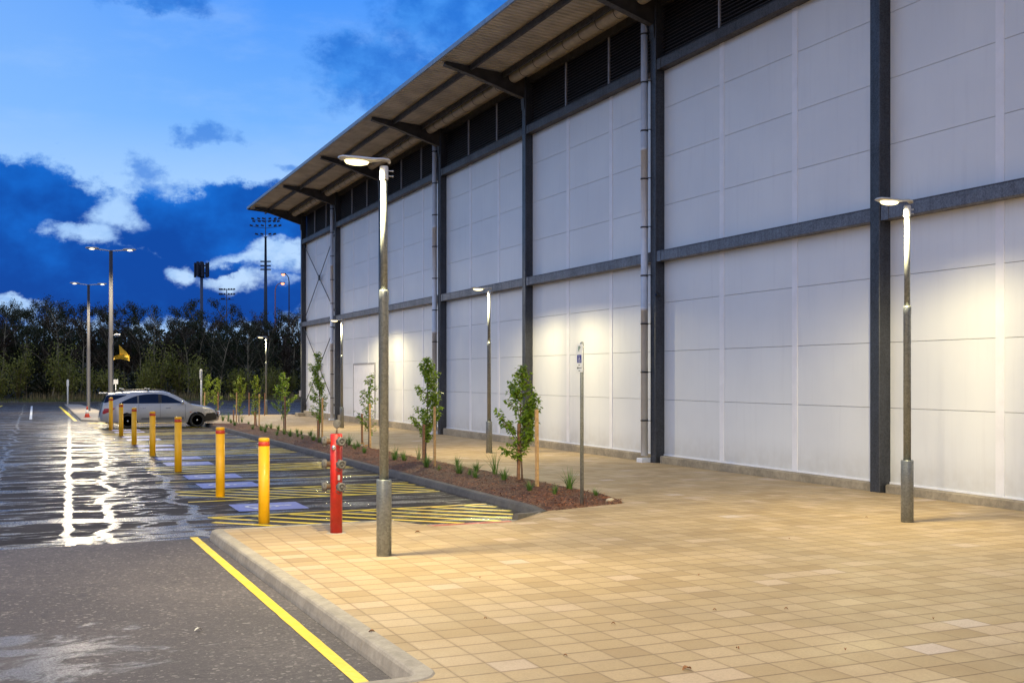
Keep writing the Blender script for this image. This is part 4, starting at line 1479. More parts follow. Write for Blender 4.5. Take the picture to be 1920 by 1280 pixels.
# ------------------------------------------------------------------ the car
def car():
    rear, front = gp(239, 807.5, KERB), gp(370, 801.5, KERB)
    yw = 52.1                                   # near wheel line
    xr = ray(239)[0] / ray(239)[1] * yw
    xf = ray(370)[0] / ray(370)[1] * yw
    xc = (xr + xf) / 2
    L = 5.12
    o = thing('parked_car', 'silver station wagon parked nose-in to the garden bed behind the bollards', 'car', (xc - 2.655, yw + .82, lot(yw + .8)))

    def interp(tab, s):
        if s <= tab[0][0]:
            return tab[0][1]
        for (a, va), (b, vb) in zip(tab, tab[1:]):
            if s <= b:
                t = (s - a) / (b - a)
                return va + (vb - va) * t
        return tab[-1][1]
    TOP = [(0, .52), (.03, .72), (.09, .96), (.13, 1.14), (.28, 1.52), (.40, 1.575), (.7, 1.615), (1.3, 1.66), (1.9, 1.68), (2.5, 1.67), (2.8, 1.64), (3.16, 1.53), (3.55, 1.31), (3.9, 1.085), (4.1, 1.045), (4.4, .995), (4.7, .935), (4.88, .86), (4.98, .76), (5.05, .62), (5.10, .48)]
    WB = ((1.16, .385), (4.15, .385))

    def top(s):
        return interp(TOP, s)

    def zb(s):
        b = interp([(0, .36), (.3, .28), (4.8, .22), (5.12, .30)], s)
        for c, rr_ in WB:
            if abs(s - c) < rr_:
                b = max(b, .335 + math.sqrt(rr_ ** 2 - (s - c) ** 2))
        return b

    def plan(s):
        return .955 * interp([(0, .83), (.08, .90), (.4, .97), (1.0, 1), (3.9, 1), (4.4, .965), (4.75, .88), (4.95, .75), (5.05, .62), (5.12, .50)], s)

    def belt(s):
        return min(1.10, top(s) - .07)

    def w(s, z):
        f = interp([(.2, .95), (.35, .975), (.6, 1.0), (.85, .998), (1.10, .965)], z)
        q = plan(s) * f
        b = belt(s)
        if z > b:
            q -= (z - b) * .40
        return q
    S = sorted(set([round(i * .064, 4) for i in range(81)] + [0, .03, .09, .13, .2, .28, .34, 4.88, 4.93, 4.98, 5.02, 5.05, 5.08, 5.10]))
    secs = []
    for s in S:
        b, bl, tp = zb(s), belt(s), top(s)
        pts = []
        b = min(b, bl - .03)
        for j in range(9):
            z = b + (bl - b) * j / 8
            pts.append((w(s, z), z))
        ze = max(bl + .005, tp - .075)
        for j in range(1, 6):
            z = bl + (ze - bl) * j / 5
            pts.append((w(s, z), z))
        we = pts[-1][0]
        pts += [(we * .965, ze + (tp - ze) * .42), (we * .88, ze + (tp - ze) * .72), (we * .6, ze + (tp - ze) * .93), (we * .3, tp), (0, tp + .004)]
        secs.append([(s, -a, z) for a, z in pts] + [(s, a, z) for a, z in reversed(pts[:-1])])
    mb = MB()
    mb.loft(secs, False, True, closed=False)
    nn = len(secs[0])
    for sec in (secs[0], secs[-1]):
        mb.add(sec, [tuple(range(nn))])
    mb.build('body', MAT['car'], o)
    MB().box(.25, -.72, .24, 4.8, .72, .62).build('underbody', MAT['black'], o)

    def patch(tabs, sgn, off=.005, ns=14, nz=6, mb=None):
        """side patch between lower and upper curves given as (s, z0, z1) rows"""
        mb = mb or MB()
        s0, s1 = tabs[0][0], tabs[-1][0]
        vs = []
        for i in range(ns + 1):
            s = s0 + (s1 - s0) * i / ns
            z0 = interp([(a, b) for a, b, c in tabs], s)
            z1 = interp([(a, c) for a, b, c in tabs], s)
            for j in range(nz + 1):
                z = z0 + (z1 - z0) * j / nz
                vs.append((s, sgn * (w(s, z) + off), z))
        mb.add(vs, [(i * (nz + 1) + j, (i + 1) * (nz + 1) + j, (i + 1) * (nz + 1) + j + 1, i * (nz + 1) + j + 1) for i in range(ns) for j in range(nz)], True)
        return mb
    arcw = [(.80, 1.135), (1.0, 1.24), (1.3, 1.375), (1.6, 1.475), (1.9, 1.52), (2.33, 1.54), (2.6, 1.52), (2.85, 1.46), (3.1, 1.345), (3.3, 1.235), (3.52, 1.125)]

    def win(a, b):
        ss = [a] + [q for q, _ in arcw if a < q < b] + [b]
        return [(q, 1.115 + (.012 if 0 else 0), max(1.12, interp(arcw, q))) for q in ss]
    for sg_ in (-1, 1):
        for a, b in ((.80, 1.56), (1.63, 2.46), (2.60, 3.52)):
            patch(win(a, b), sg_).build('side_window', MAT['glass'], o)
        for a, b in ((1.56, 1.63), (2.46, 2.60)):
            patch(win(a, b), sg_, .003, 2).build('window_pillar', MAT['mould' if a < 2 else 'black'], o)
        patch([(.165, 1.15, 1.19), (.27, 1.165, 1.485), (.62, 1.29, 1.495), (1.10, 1.47, 1.50)], sg_).build('quarter_window', MAT['glass'], o)
        patch([(.10, .68, .74), (.16, .66, .90), (.40, .76, .915), (.62, .90, .92)], sg_, .012).build('tail_lamp', MAT['tail'], o)
        patch([(4.42, .70, .74), (4.55, .66, .86), (4.8, .66, .84), (4.93, .68, .77)], sg_, .012).build('head_lamp', MAT['lamp'], o)
        patch([(1.72, .40, .47), (2.6, .385, .50), (3.55, .40, .49)], sg_, .014).build('side_moulding', MAT['mould'], o)
        patch([(4.45, .30, .42), (4.56, .30, .64), (4.75, .30, .655), (4.95, .33, .67), (5.06, .36, .55)], sg_, .016).build('front_bumper', MAT['black'], o)
        patch([(.0, .36, .5), (.12, .32, .53), (.72, .30, .53)], sg_, .02).build('rear_bumper', MAT['car'], o)
        patch([(3.80, .70, .705), (3.84, .69, .725), (3.90, .70, .72)], sg_, .01).build('side_repeater', MAT['amber'], o)
        mb = MB()
        for s0, z1 in ((2.53, 1.10), (3.62, 1.06), (1.62, 1.10)):
            patch([(s0 - .006, .40 if s0 > 1.7 else .75, z1), (s0 + .006, .40 if s0 > 1.7 else .75, z1)], sg_, .003, 1, 8, mb)
        patch([(1.62, .36, .372), (3.62, .36, .372)], sg_, .003, 10, 1, mb)
        mb.build('door_gap', MAT['seamline'], o)
        for s0 in (1.80, 2.88):
            mb = MB()
            yy = sg_ * (w(s0, .9) + .02)
            mb.rbox(s0 - .11, min(yy, yy - sg_ * .025), .895, s0 + .11, max(yy, yy - sg_ * .025), .925, .008)
            mb.build('door_handle', MAT['chrome'], o)
        rings = []
        for q, (hw, hh_) in enumerate(((.02, .03), (.075, .065), (.085, .07), (.06, .06))):
            xx = 3.40 + (.02, .06, .10, .15)[q]
            rings.append([(xx, sg_ * (.98 + .10) + hw * math.cos(2 * PI * i / 12), 1.15 + hh_ * math.sin(2 * PI * i / 12)) for i in range(12)])
        mb = MB().loft(rings, True, True)
        mb.tube([(3.45, sg_ * .93, 1.11), (3.48, sg_ * 1.04, 1.13)], .025, 8)
        mb.build('wing_mirror', MAT['chrome'], o)
        # roof rail
        yr = sg_ * .66
        MB().tube([(.60, yr, 1.60), (.68, yr, 1.665), (1.3, yr, 1.715), (1.9, yr, 1.735), (2.5, yr, 1.72), (2.78, yr, 1.68), (2.86, yr, 1.62)], .018, 8).build('roof_rail', MAT['black'], o)
    # glass across the front and back
    def across(s0, s1, frac, off, name):
        vs = []
        n_ = 10
        for i in range(n_ + 1):
            s = s0 + (s1 - s0) * i / n_
            tp = top(s)
            bl = belt(s)
            we = w(s, max(bl + .005, tp - .075)) * frac
            for j in range(-4, 5):
                vs.append((s + off * .6 * (1 if s0 > 2 else -1), we * j / 4 * .97, tp + off - .025 * (j / 4) ** 2))
        MB().add(vs, [(i * 9 + j, (i + 1) * 9 + j, (i + 1) * 9 + j + 1, i * 9 + j + 1) for i in range(n_) for j in range(8)], True).build(name, MAT['glass'], o)
    across(3.0, 3.88, .95, .014, 'windscreen')
    across(.14, .29, .9, .012, 'rear_window')
    MB().rbox(.0, -.62, 1.545, .36, .62, 1.60, .02).build('rear_spoiler', MAT['car'], o)
    for s0 in (.95, 2.05):
        rb_ = MB().rbox(s0 - .03, -.74, 1.745, s0 + .03, .74, 1.775, .008).build('roof_bar', MAT['black'], o)
        for e in (-1, 1):
            MB().rbox(s0 - .045, e * .74 - .03, 1.74, s0 + .045, e * .74 + .03, 1.79, .012).build('bar_end', MAT['white'], rb_)
    MB().rbox(4.98, -.45, .36, 5.16, .45, .62, .04).build('nose_panel', MAT['black'], o)
    MB().tube([(5.13, -.62, .42), (5.20, -.60, .70), (5.20, .60, .70), (5.13, .62, .42)], .03, 8).build('nudge_bar', MAT['chrome'], o)
    # wheels
    for c in (1.16, 4.15):
        for e in (-1, 1):
            mt = Matrix.Rotation(-e * PI / 2, 3, 'X')
            cc = (c, e * .80, .335)
            wh = MB().lathe([(.22, -.10), (.315, -.10), (.335, -.07), (.335, .07), (.315, .10), (.235, .105), (.225, .09)], 28, cc, mt).build('tyre', MAT['rubber'], o)
            mb = MB().lathe([(.228, .09), (.222, .06), (.12, .045), (.05, .07), (.01, .075)], 24, cc, mt)
            for q in range(5):
                a = q * 2 * PI / 5
                v = mt @ Vector((.13 * math.cos(a), .13 * math.sin(a), .075)) + Vector(cc)
                mb.cbox(v.x, v.y, v.z, .19, .03, .05, Matrix.Rotation(e * a if False else (a if e < 0 else -a), 3, 'Y'))
            mb.build('rim', MAT['rim'], wh)
            MB().lathe([(.04, .08), (.035, .092), (.01, .094)], 12, cc, mt).build('hub_cap', MAT['chrome'], wh)
    return o


car()

# traffic cone, small posts and signs far off
x, y, z = gp(163, 782, 0.02)
o = thing('traffic_cone', 'orange and white traffic cone at the foot of the island lamp', 'cone', (x, y - .3, z))
k = 1.0
MB().lathe([(.14 * k, .03 * k), (.095 * k, .22 * k)], 16).build('cone_body', MAT['cone'], o)
MB().lathe([(.095 * k, .22 * k), (.06 * k, .42 * k)], 16).build('white_band', MAT['white'], o)
MB().lathe([(.06 * k, .42 * k), (.03 * k, .60 * k), (.02 * k, .61 * k)], 16).build('cone_tip', MAT['cone'], o)
MB().rbox(-.19 * k, -.19 * k, 0, .19 * k, .19 * k, .03 * k, .01).build('cone_base', MAT['cone'], o)
x, y, z = gp(127, 759, 0.02)
h = hgt(711, x, y) - z
mb = MB().lathe([(.06, -.2), (.06, h - .05), (.03, h)], 12)
o = thing('marker_post', 'thin white post standing at the far tip of the traffic island', 'post', (x, y, z))
mb.build('post', MAT['white'], o)
MB().box(-.09, -.075, h - .55, .09, -.062, h - .05).build('small_plate', MAT['white'], o)
x, y = far_point(217, 78)
z = lot(y)
o = thing('small_sign', 'small square white sign on a post beyond the roof of the car', 'sign', (x, y, z))
h = hgt(711, x, y) - z
MB().lathe([(.03, -.2), (.03, h)], 10).build('post', MAT['white'], o)
MB().rbox(-.16, -.05, h - .34, .16, -.035, h, .004).build('sign_plate', MAT['white'], o)
x, y = far_point(377.5, 56)
z = g(y)
o = thing('parking_sign', 'distant parking sign on a pale post behind the car bonnet', 'sign', (x, y, z))
h = hgt(692, x, y) - z
MB().lathe([(.045, -.2), (.045, h)], 10).build('post', MAT['head'], o)
MB().rbox(-.065, -.12, h - .48, -.05, .12, h - .02, .004).build('sign_plate', MAT['white'], o)

# ------------------------------------------------------------------ masts on the skyline
def mast(px, ptop, t, base=-.4):
    x, y = far_point(px, t)
    return x, y, (HZ - ptop) / F * t + H - base, t / F


x, y, h, u = mast(498, 408, 230)
o = thing('floodlight_mast', 'tall floodlight mast with three wide rows of lamps beside the hall corner', 'floodlight mast', (x, y, -.4), -TH)
MB().lathe([(4.4 * u, 0), (3.0 * u, h * .60), (1.9 * u, h - 38 * u), (2.6 * u, h - 38 * u), (2.6 * u, h - 36 * u), (1.0 * u, h - 36 * u), (.7 * u, h)], 12).build('mast_pole', MAT['mast'], o)
for dz, offs, rows in ((3, (-24, -13, -4, 8, 18, 26), 2), (16, (-27, -16, -6, 8, 18, 27), 1), (32, (-17, -7, 8, 17), 1)):
    mb = MB()
    zz = h - dz * u
    for sg_ in (-1, 1):
        ex = max(abs(q) for q in offs) * u
        mb.tube([(sg_ * 1.0 * u, 0, zz - 4 * u), (sg_ * ex * .5, 0, zz - 2.2 * u), (sg_ * ex, 0, zz)], .5 * u, 5)
    ar = mb.build('lamp_arm', MAT['mast'], o)
    for rw in range(rows):
        for q in offs:
            mb = MB().cbox(q * u * (1 - .08 * rw), 0, zz + 1.2 * u - rw * 5 * u, 5.2 * u, 3 * u, 2.9 * u, Matrix.Rotation(.25 * (1 if q < 0 else -1), 3, 'Y'))
            mb.build('floodlight', MAT['mastdark'], ar)
for dz in (83, 91, 98):
    mb = MB().cbox(0, 0, h - dz * u, 20 * u, 1.2 * u, .8 * u)
    ar = mb.build('cross_arm', MAT['mast'], o)
    for q in (-8, -4.5, 4.5, 8):
        MB().cbox(q * u, 0, h - (dz - .8) * u, 3.2 * u, 2 * u, 2.4 * u).build('floodlight', MAT['mastdark'], ar)

x, y, h, u = mast(378, 490, 180)
o = thing('phone_mast', 'dark mobile phone mast with a ring of upright antenna panels', 'mast', (x, y, -.4), -TH)
MB().lathe([(3.4 * u, 0), (2.7 * u, h - 4 * u)], 12).build('mast_pole', MAT['mast'], o)
mb = MB()
for zz in (8, 22):
    for q in range(12):
        a0, a1 = q * PI / 6, (q + 1) * PI / 6
        mb.tube([(11.5 * u * math.cos(a0), 11.5 * u * math.sin(a0), h - zz * u), (11.5 * u * math.cos(a1), 11.5 * u * math.sin(a1), h - zz * u)], .5 * u, 5)
    for q in range(6):
        a0 = q * PI / 3
        mb.tube([(0, 0, h - zz * u), (11.5 * u * math.cos(a0), 11.5 * u * math.sin(a0), h - zz * u)], .6 * u, 5)
mb.build('antenna_frame', MAT['mastdark'], o)
for q in range(9):
    a0 = q * 2 * PI / 9 + .2
    MB().cbox(12.5 * u * math.cos(a0), 12.5 * u * math.sin(a0), h - (15 + (q % 3)) * u, 2.6 * u, 4.2 * u, 27 * u, Matrix.Rotation(a0, 3, 'Z')).build('antenna_panel', MAT['mastdark'], o)
MB().lathe([(4.6 * u, h - 30 * u), (4.6 * u, h - 2 * u), (2 * u, h)], 10).build('antenna_core', MAT['mastdark'], o)

x, y, h, u = mast(425, 541, 260)
o = thing('floodlight_mast', 'small distant floodlight mast showing just above the tree tops', 'floodlight mast', (x, y, -.4), -TH)
MB().lathe([(1.2 * u, 0), (.8 * u, h)], 8).build('mast_pole', MAT['mast'], o)
for dz, offs in ((1, (-13, -9, -4, 4, 9, 14)), (10, (-13, -9, -4, 4, 9, 14)), (19, (-9, -5, 5))):
    ar = MB().cbox(0, 0, h - dz * u - 1.5 * u, 28 * u, .7 * u, .7 * u).build('cross_arm', MAT['mastdark'], o)
    for q in offs:
        MB().cbox(q * u, 0, h - dz * u, 3.4 * u, 2 * u, 2.6 * u).build('floodlight', MAT['mastdark'], ar)


def road_lamp(px, ptop, t, reach, label, mt, pw, mat2):
    x, y, h, u = mast(px, ptop, t)
    o = thing('road_lamp', label, 'street lamp', (x, y, -.4), -TH)
    MB().tube([(0, 0, 0), (0, 0, h - 14 * u), (reach * .12 * u, 0, h - 6 * u), (reach * .45 * u, 0, h - 1 * u), (reach * u, 0, h)], [1.4 * u, 1.1 * u, .9 * u, .8 * u, .7 * u], 8).build('pole', MAT[mt], o)
    hd = MB().cbox(reach * 1.05 * u, 0, h + .8 * u, 9 * u, 4 * u, 2 * u).build('lantern', MAT['mastdark'], o)
    MB().lathe([(3.6 * u, .5 * u), (3.4 * u, -1 * u), (2 * u, -2.6 * u), (.4 * u, -3.2 * u)], 12, (reach * 1.08 * u, 0, h - .2 * u)).build('lamp_lens', MAT['lensred'], hd)


road_lamp(516, 531, 150, 13, 'nearer orange road lamp on a pink-lit curved pole above the trees', 'pinkpole', 0, 0)
road_lamp(542, 514, 190, -10, 'farther orange road lamp on a dark pole beside the hall corner', 'mast', 0, 0)


# ------------------------------------------------------------------ the dark wood
def wood_tree(seed, h, spread, nleaf, mat, lsz=.2, trunkr=.13):
    rr = random.Random(seed)
    tb, lb = MB(), MB()
    tips = []

    def grow(p, d, L, r, lv):
        n_ = 4 if lv == 0 else 3
        pts, rs = [p.copy()], [r]
        q = p.copy()
        dd = d.copy()
        for i in range(n_):
            dd = (dd + Vector((rr.uniform(-.16, .16), rr.uniform(-.16, .16), rr.uniform(-.02, .12)))).normalized()
            q = q + dd * L / n_
            pts.append(q.copy())
            rs.append(r * (1 - .72 * (i + 1) / n_))
        tb.tube(pts, rs, 5 if lv == 0 else 3, cap=False)
        if lv >= 2:
            tips.append(pts)
            return
        k = (10 if lv == 0 else 5)
        for i in range(k):
            t = rr.uniform(.30 if lv == 0 else .2, 1)
            f = t * n_
            i0 = min(n_ - 1, int(f))
            bp = pts[i0].lerp(pts[i0 + 1], f - i0)
            a = rr.uniform(0, 2 * PI)
            nd = (dd * rr.uniform(.3, .9) + Vector((math.cos(a), math.sin(a), rr.uniform(.1, .7))) * spread).normalized()
            grow(bp, nd, L * rr.uniform(.26, .44) * (1.15 - .45 * t if lv == 0 else 1.1), r * .42, lv + 1)
    grow(Vector((0, 0, -.3)), Vector((rr.uniform(-.08, .08), rr.uniform(-.08, .08), 1)), h, trunkr, 0)
    for i in range(nleaf):
        pts = rr.choice(tips)
        t = rr.random()
        f = t * (len(pts) - 1)
        i0 = min(len(pts) - 2, int(f))
        p = pts[i0].lerp(pts[i0 + 1], f - i0) + Vector((rr.gauss(0, .2), rr.gauss(0, .2), rr.gauss(0, .2)))
        d = Vector((rr.gauss(0, 1), rr.gauss(0, 1), rr.gauss(0, 1))).normalized()
        leaf(lb, p, d, Vector((rr.gauss(0, 1), rr.gauss(0, 1), 1)), lsz * rr.uniform(.6, 1.3), lsz * .3 * rr.uniform(.6, 1.2))
    return tb.mesh('trunk', MAT['darkbark']), lb.mesh('crown', MAT[mat])


def shrub(seed, h, w_, n_, mat, sz=.22):
    rr = random.Random(seed)
    tb, lb = MB(), MB()
    for i in range(14):
        a = rr.uniform(0, 2 * PI)
        e = Vector((math.cos(a) * w_ * rr.uniform(.2, 1), math.sin(a) * w_ * rr.uniform(.2, 1), h * rr.uniform(.5, 1)))
        mid = e * .5 + Vector((0, 0, h * .1))
        tb.tube([(0, 0, -.2), mid, e], [.04, .03, .01], 4)
        for j in range(n_ // 14):
            t = rr.uniform(.15, 1.08)
            p = (Vector((0, 0, 0)).lerp(mid, t * 2) if t < .5 else mid.lerp(e, t * 2 - 1)) + Vector((rr.gauss(0, .28), rr.gauss(0, .28), rr.gauss(0, .28)))
            d = Vector((rr.gauss(0, 1), rr.gauss(0, 1), rr.gauss(-.3, 1))).normalized()
            leaf(lb, p, d, Vector((rr.gauss(0, 1), rr.gauss(0, 1), 1)), sz * rr.uniform(.5, 1.2), sz * .28)
    return tb.mesh('stem', MAT['darkbark']), lb.mesh('foliage', MAT[mat])


WT = [wood_tree(100 + i, rh, sp, nl, mt) for i, (rh, sp, nl, mt) in enumerate(((9.6, .9, 3200, 'woodleaf'), (10.6, .8, 2600, 'woodleaf'), (8.8, 1.0, 3600, 'woodleaf'), (10.0, .75, 1500, 'woodleaf2'), (9.2, .95, 2800, 'woodleaf2'), (11.2, .6, 700, 'woodleaf')))]
SH = [shrub(200 + i, hh_, ww_, nn_, mt) for i, (hh_, ww_, nn_, mt) in enumerate(((2.6, 1.5, 1100, 'shrubleaf'), (3.6, 1.4, 1200, 'shrubleaf'), (2.0, 1.7, 900, 'woodleaf'), (4.6, 1.5, 1300, 'shrubleaf')))]
wr_ = random.Random(77)


def place(name, parts, names, x, y, z, sc, label, cat, group):
    o = thing(name, label, cat, (x, y, z), wr_.uniform(0, 6.28), group)
    o.scale = (sc * wr_.uniform(.85, 1.15), sc * wr_.uniform(.85, 1.15), sc)
    for me, nm in zip(parts, names):
        c = bpy.data.objects.new(nm, me)
        col.objects.link(c)
        c.parent = o


rows = [(LOTEND + 7.5, 2.6, .74), (LOTEND + 11, 2.5, .80), (LOTEND + 15.5, 2.3, .85), (LOTEND + 20, 2.3, .88), (LOTEND + 25, 2.6, .90)]
for ri, (yy, stp, sc) in enumerate(rows):
    x = -14.0
    while x < 42:
        xx, y = x + wr_.uniform(-.9, .9), yy + wr_.uniform(-1.6, 1.6)
        k = wr_.choice((0, 1, 2, 3, 4, 5) if ri < 2 else (0, 1, 2, 2, 4))
        if xx > 21 and wr_.random() < .5:
            k = wr_.choice((3, 4))
        hv = 1 + .13 * mnoise.noise((xx * .13, y * .2, 5))
        if 3 < xx < 8.5:
            hv *= 1.02
        if 8.5 < xx < 10.5:
            hv *= .90
        lab = {3: 'thin bare russet-brown tree in the dark wood beyond the car park', 4: 'russet-brown leafy tree in the dark wood beyond the car park', 5: 'tall bare slender tree in the dark wood beyond the car park'}.get(k, 'dark leafy tree in the dense wood beyond the car park')
        place('woodland_tree', WT[k], ('trunk', 'crown'), xx, y, vz(xx, y), sc * hv * wr_.uniform(.88, 1.08), lab, 'tree', 'trees of the dark wood')
        x += stp
x = -13.0
while x < 40:
    y = LOTEND + wr_.uniform(4.5, 9.5)
    k = wr_.choice((0, 1, 1, 2, 3))
    place('woodland_shrub', SH[k], ('stem', 'foliage'), x + wr_.uniform(-.6, .6), y, vz(x, y), wr_.uniform(.75, 1.25), 'olive green shrub growing at the front edge of the dark wood' if k != 2 else 'low dark shrub growing at the front edge of the dark wood', 'shrub', 'shrubs along the edge of the wood')
    x += wr_.uniform(1.0, 1.9)
# dark rising bank added behind the wood to block sky between trunks
m = MB()
pts = []
for j in range(9):
    for i in range(61):
        x = -90 + 4 * i
        y = LOTEND + 28 + j * 3
        pts.append((x, y, -1 + 7.2 * math.sin(PI / 2 * min(1, j / 5)) * (1 + .14 * mnoise.noise((x * .11, 3, 1)) + .1 * mnoise.noise((x * .5, j, 1)))))
m.add(pts, [(j * 61 + i, j * 61 + i + 1, (j + 1) * 61 + i + 1, (j + 1) * 61 + i) for j in range(8) for i in range(60)], True)
struct('sky_block_bank', m, MAT['ground'])
# thicket that fills the depth of the wood: one mass
m = MB()
for i in range(20000):
    x, y = wr_.uniform(-16, 44), LOTEND + wr_.uniform(9, 30)
    z = vz(x, y) + wr_.random() ** 1.05 * 7.0
    d = Vector((wr_.gauss(0, 1), wr_.gauss(0, 1), wr_.gauss(0, 1))).normalized()
    leaf(m, Vector((x, y, z)), d, Vector((wr_.gauss(0, 1), wr_.gauss(0, 1), 1)), .42 * wr_.uniform(.6, 1.3), .16)
tag(m.build('thicket', MAT['woodleaf']), 'dark tangled undergrowth filling the depth of the wood', 'undergrowth', kind='stuff')

# ------------------------------------------------------------------ sky
world = bpy.data.worlds.new('World')
scene.world = world
world.use_nodes = True
t = world.node_tree
t.nodes.clear()
k = NT(t)
wo = k.n('ShaderNodeOutputWorld')
bg = k.n('ShaderNodeBackground')
t.links.new(bg.outputs[0], wo.inputs[0])
tc = k.n('ShaderNodeTexCoord')
sep = k.n('ShaderNodeSeparateXYZ')
k.put(sep.inputs[0], tc.outputs['Generated'])
dx, dy, dz = sep.outputs
DEG = 180 / PI
az = k.m('MULTIPLY', k.m('ARCTAN2', dx, dy), DEG)
el = k.m('MULTIPLY', k.m('ARCSINE', dz), DEG)
nv = k.comb(k.m('MULTIPLY', az, .1), k.m('MULTIPLY', el, .13))
warp = k.n('ShaderNodeTexNoise')
k.put(warp.inputs['Vector'], nv)
warp.inputs['Scale'].default_value = 2.2
warp.inputs['Detail'].default_value = 7
warp.inputs['Roughness'].default_value = .6
wsep = k.n('ShaderNodeSeparateColor')
k.put(wsep.inputs[0], warp.outputs['Color'])
az2 = k.m('ADD', az, k.m('MULTIPLY', k.m('SUBTRACT', wsep.outputs[0], .5), 5.0))
el2 = k.m('ADD', el, k.m('MULTIPLY', k.m('SUBTRACT', wsep.outputs[1], .5), 3.6))
fine = k.m('MULTIPLY', k.m('SUBTRACT', k.noise(nv, 8, 9, .68), .5), .85)


def pxaz(px, py):
    a = 23.35 + math.degrees(math.atan((px - CX) / F))
    e = math.degrees(math.atan((HZ - py) / F * math.cos(math.atan((px - CX) / F))))
    return a, e


def blob(px, py, rx, ry):
    a, e = pxaz(px, py)
    ra, re_ = rx / F * DEG, ry / F * DEG
    u = k.m('DIVIDE', k.m('SUBTRACT', az2, a), ra)
    v = k.m('DIVIDE', k.m('SUBTRACT', el2, e), re_)
    return k.m('SUBTRACT', 1.0, k.m('SQRT', k.m('ADD', k.m('MULTIPLY', u, u), k.m('MULTIPLY', v, v))))


def union(bs):
    r_ = bs[0]
    for b in bs[1:]:
        r_ = k.m('MAXIMUM', r_, b)
    return r_


dark = union([blob(20, 385, 165, 105), blob(-120, 460, 260, 170), blob(110, 500, 210, 75), blob(330, 430, 140, 82), blob(450, 400, 150, 60), blob(300, 545, 420, 70), blob(560, 470, 150, 70), blob(-400, 420, 300, 160)])
holes = union([blob(500, 486, 84, 22), blob(450, 524, 84, 20), blob(150, 432, 66, 20), blob(215, 398, 56, 28), blob(330, 520, 38, 20), blob(20, 580, 60, 12), blob(520, 468, 46, 20)])
holes = k.m('SUBTRACT', holes, k.m('MULTIPLY', k.m('MAXIMUM', blob(425, 500, 60, 17), 0.0), 1.1))
dk = k.step(k.m('ADD', dark, fine), -.06, .26)
hl = k.step(k.m('ADD', holes, k.m('MULTIPLY', fine, 1.5)), -.2, .6)
dk = k.m('MULTIPLY', dk, k.m('SUBTRACT', 1.0, hl))
wisps = union([blob(275, 310, 60, 40), blob(385, 255, 62, 30), blob(300, 345, 90, 30), blob(560, 320, 80, 16)])
wp = k.step(k.m('ADD', wisps, k.m('MULTIPLY', fine, 2.6)), .05, .95, 0, .7)
upper = union([blob(760, 150, 190, 90), blob(700, 110, 120, 60), blob(860, 40, 200, 90), blob(290, -5, 110, 30)])
up = k.step(k.m('ADD', upper, k.m('MULTIPLY', fine, 1.3)), -.05, .6, 0, .85)
# clear dusk gradient
clear = k.ramp(k.m('DIVIDE', el, 30.0), [(0.0, (.38, .58, .92)), (.16, (.52, .72, 1.0)), (.30, (.40, .65, 1.02)), (.42, (.18, .46, 1.0)), (.62, (.075, .32, .98)), (1.0, (.05, .22, .8))])
lx = k.step(az, 12, -3, 0, .35)
clear = k.mix(lx, clear, (.32, .58, 1.0))
veil = k.noise(k.comb(k.m('MULTIPLY', az, .06), k.m('MULTIPLY', el, .16)), 2.0, 6, .6)
clear = k.mix(k.step(veil, .45, .75, 0, .3), clear, (.40, .62, 1.0))
cdk = k.mix(k.step(k.m('ADD', k.noise(nv, 2.0, 6, .55), k.m('MULTIPLY', k.m('SUBTRACT', el, 7.5), .035)), .34, .72), (.002, .066, .38), (.006, .155, .68))
cdk = k.mix(k.step(k.m('ADD', dark, k.m('MULTIPLY', fine, .4)), .30, .02, 0, .5), cdk, (.03, .25, .82))
cdk = k.mix(k.step(el, 5.0, 1.5, 0, .5), cdk, (.003, .05, .27))
cup = k.mix(k.step(k.noise(nv, 5, 6, .6), .35, .7), (.012, .16, .66), (.05, .28, .86))
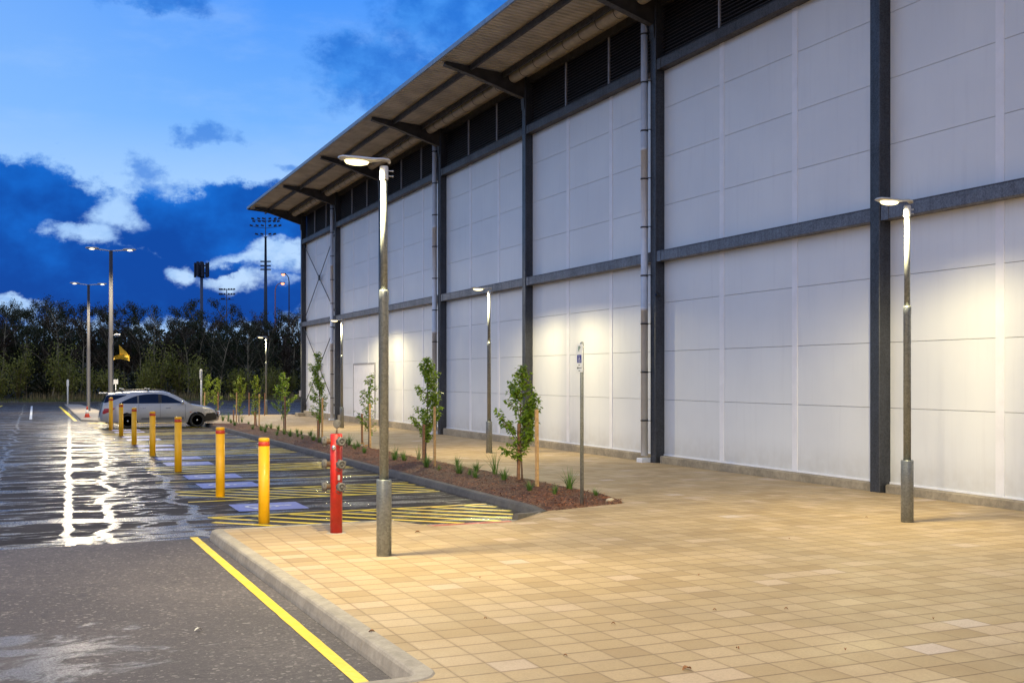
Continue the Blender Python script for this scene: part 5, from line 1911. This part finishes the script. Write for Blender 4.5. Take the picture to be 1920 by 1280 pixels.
c = k.mix(up, clear, cup)
c = k.mix(wp, c, (.03, .20, .72))
c = k.mix(k.m('MULTIPLY', k.step(el, 9, 5), k.step(k.noise(nv, 6, 7, .62), .42, .7, 0, .55)), c, (.10, .33, .80))
c = k.mix(dk, c, cdk)
# brighter, greyer fill added overhead and behind for ambient light, out of view
away = k.m('MAXIMUM', k.step(el, 24, 60), k.step(k.m('ABSOLUTE', k.m('SUBTRACT', az, 12.0)), 40, 85))
c = k.mix(away, c, (.355, .45, .72))
sk = k.n('ShaderNodeTexSky', sky_type='NISHITA')
sk.sun_disc = False
sk.sun_elevation = R(1.0)
sk.sun_rotation = R(-70)
c = k.mix(.004, c, sk.outputs[0], 'ADD')
grd = k.step(el, 0.0, -1.5)
c = k.mix(grd, c, (.02, .02, .025))
k.put(bg.inputs[0], c)
bg.inputs[1].default_value = 1.0

# broad sun lamp added as a faint sky-glow fill on the wall
s = bpy.data.lights.new('wall_fill', 'SUN')
s.energy, s.angle, s.color = .36, R(50), (.66, .76, 1.0)
so = bpy.data.objects.new('wall_fill', s)
col.objects.link(so)
so.rotation_euler = (R(0), R(-52), R(25))

# ------------------------------------------------------------------ camera
cd = bpy.data.cameras.new('camera')
cam = bpy.data.objects.new('camera', cd)
col.objects.link(cam)
cam.location = (0, 0, H)
cam.rotation_euler = (R(90), 0, -TH)
cd.sensor_width = 36
cd.lens = F / 1920 * 36
cd.shift_y = (HZ - 640) / 1920
cd.clip_start, cd.clip_end = .05, 6000
scene.camera = cam

scene.render.engine = 'CYCLES'
scene.cycles.use_denoising = True
scene.cycles.sample_clamp_indirect = 6
scene.cycles.sample_clamp_direct = 0
scene.cycles.max_bounces = 5
scene.cycles.diffuse_bounces = 3
scene.cycles.glossy_bounces = 2
scene.cycles.transmission_bounces = 3
scene.cycles.blur_glossy = .5
scene.cycles.caustics_reflective = False
scene.cycles.caustics_refractive = False
scene.view_settings.view_transform = 'Standard'
scene.view_settings.look = 'None'
scene.view_settings.exposure = 0
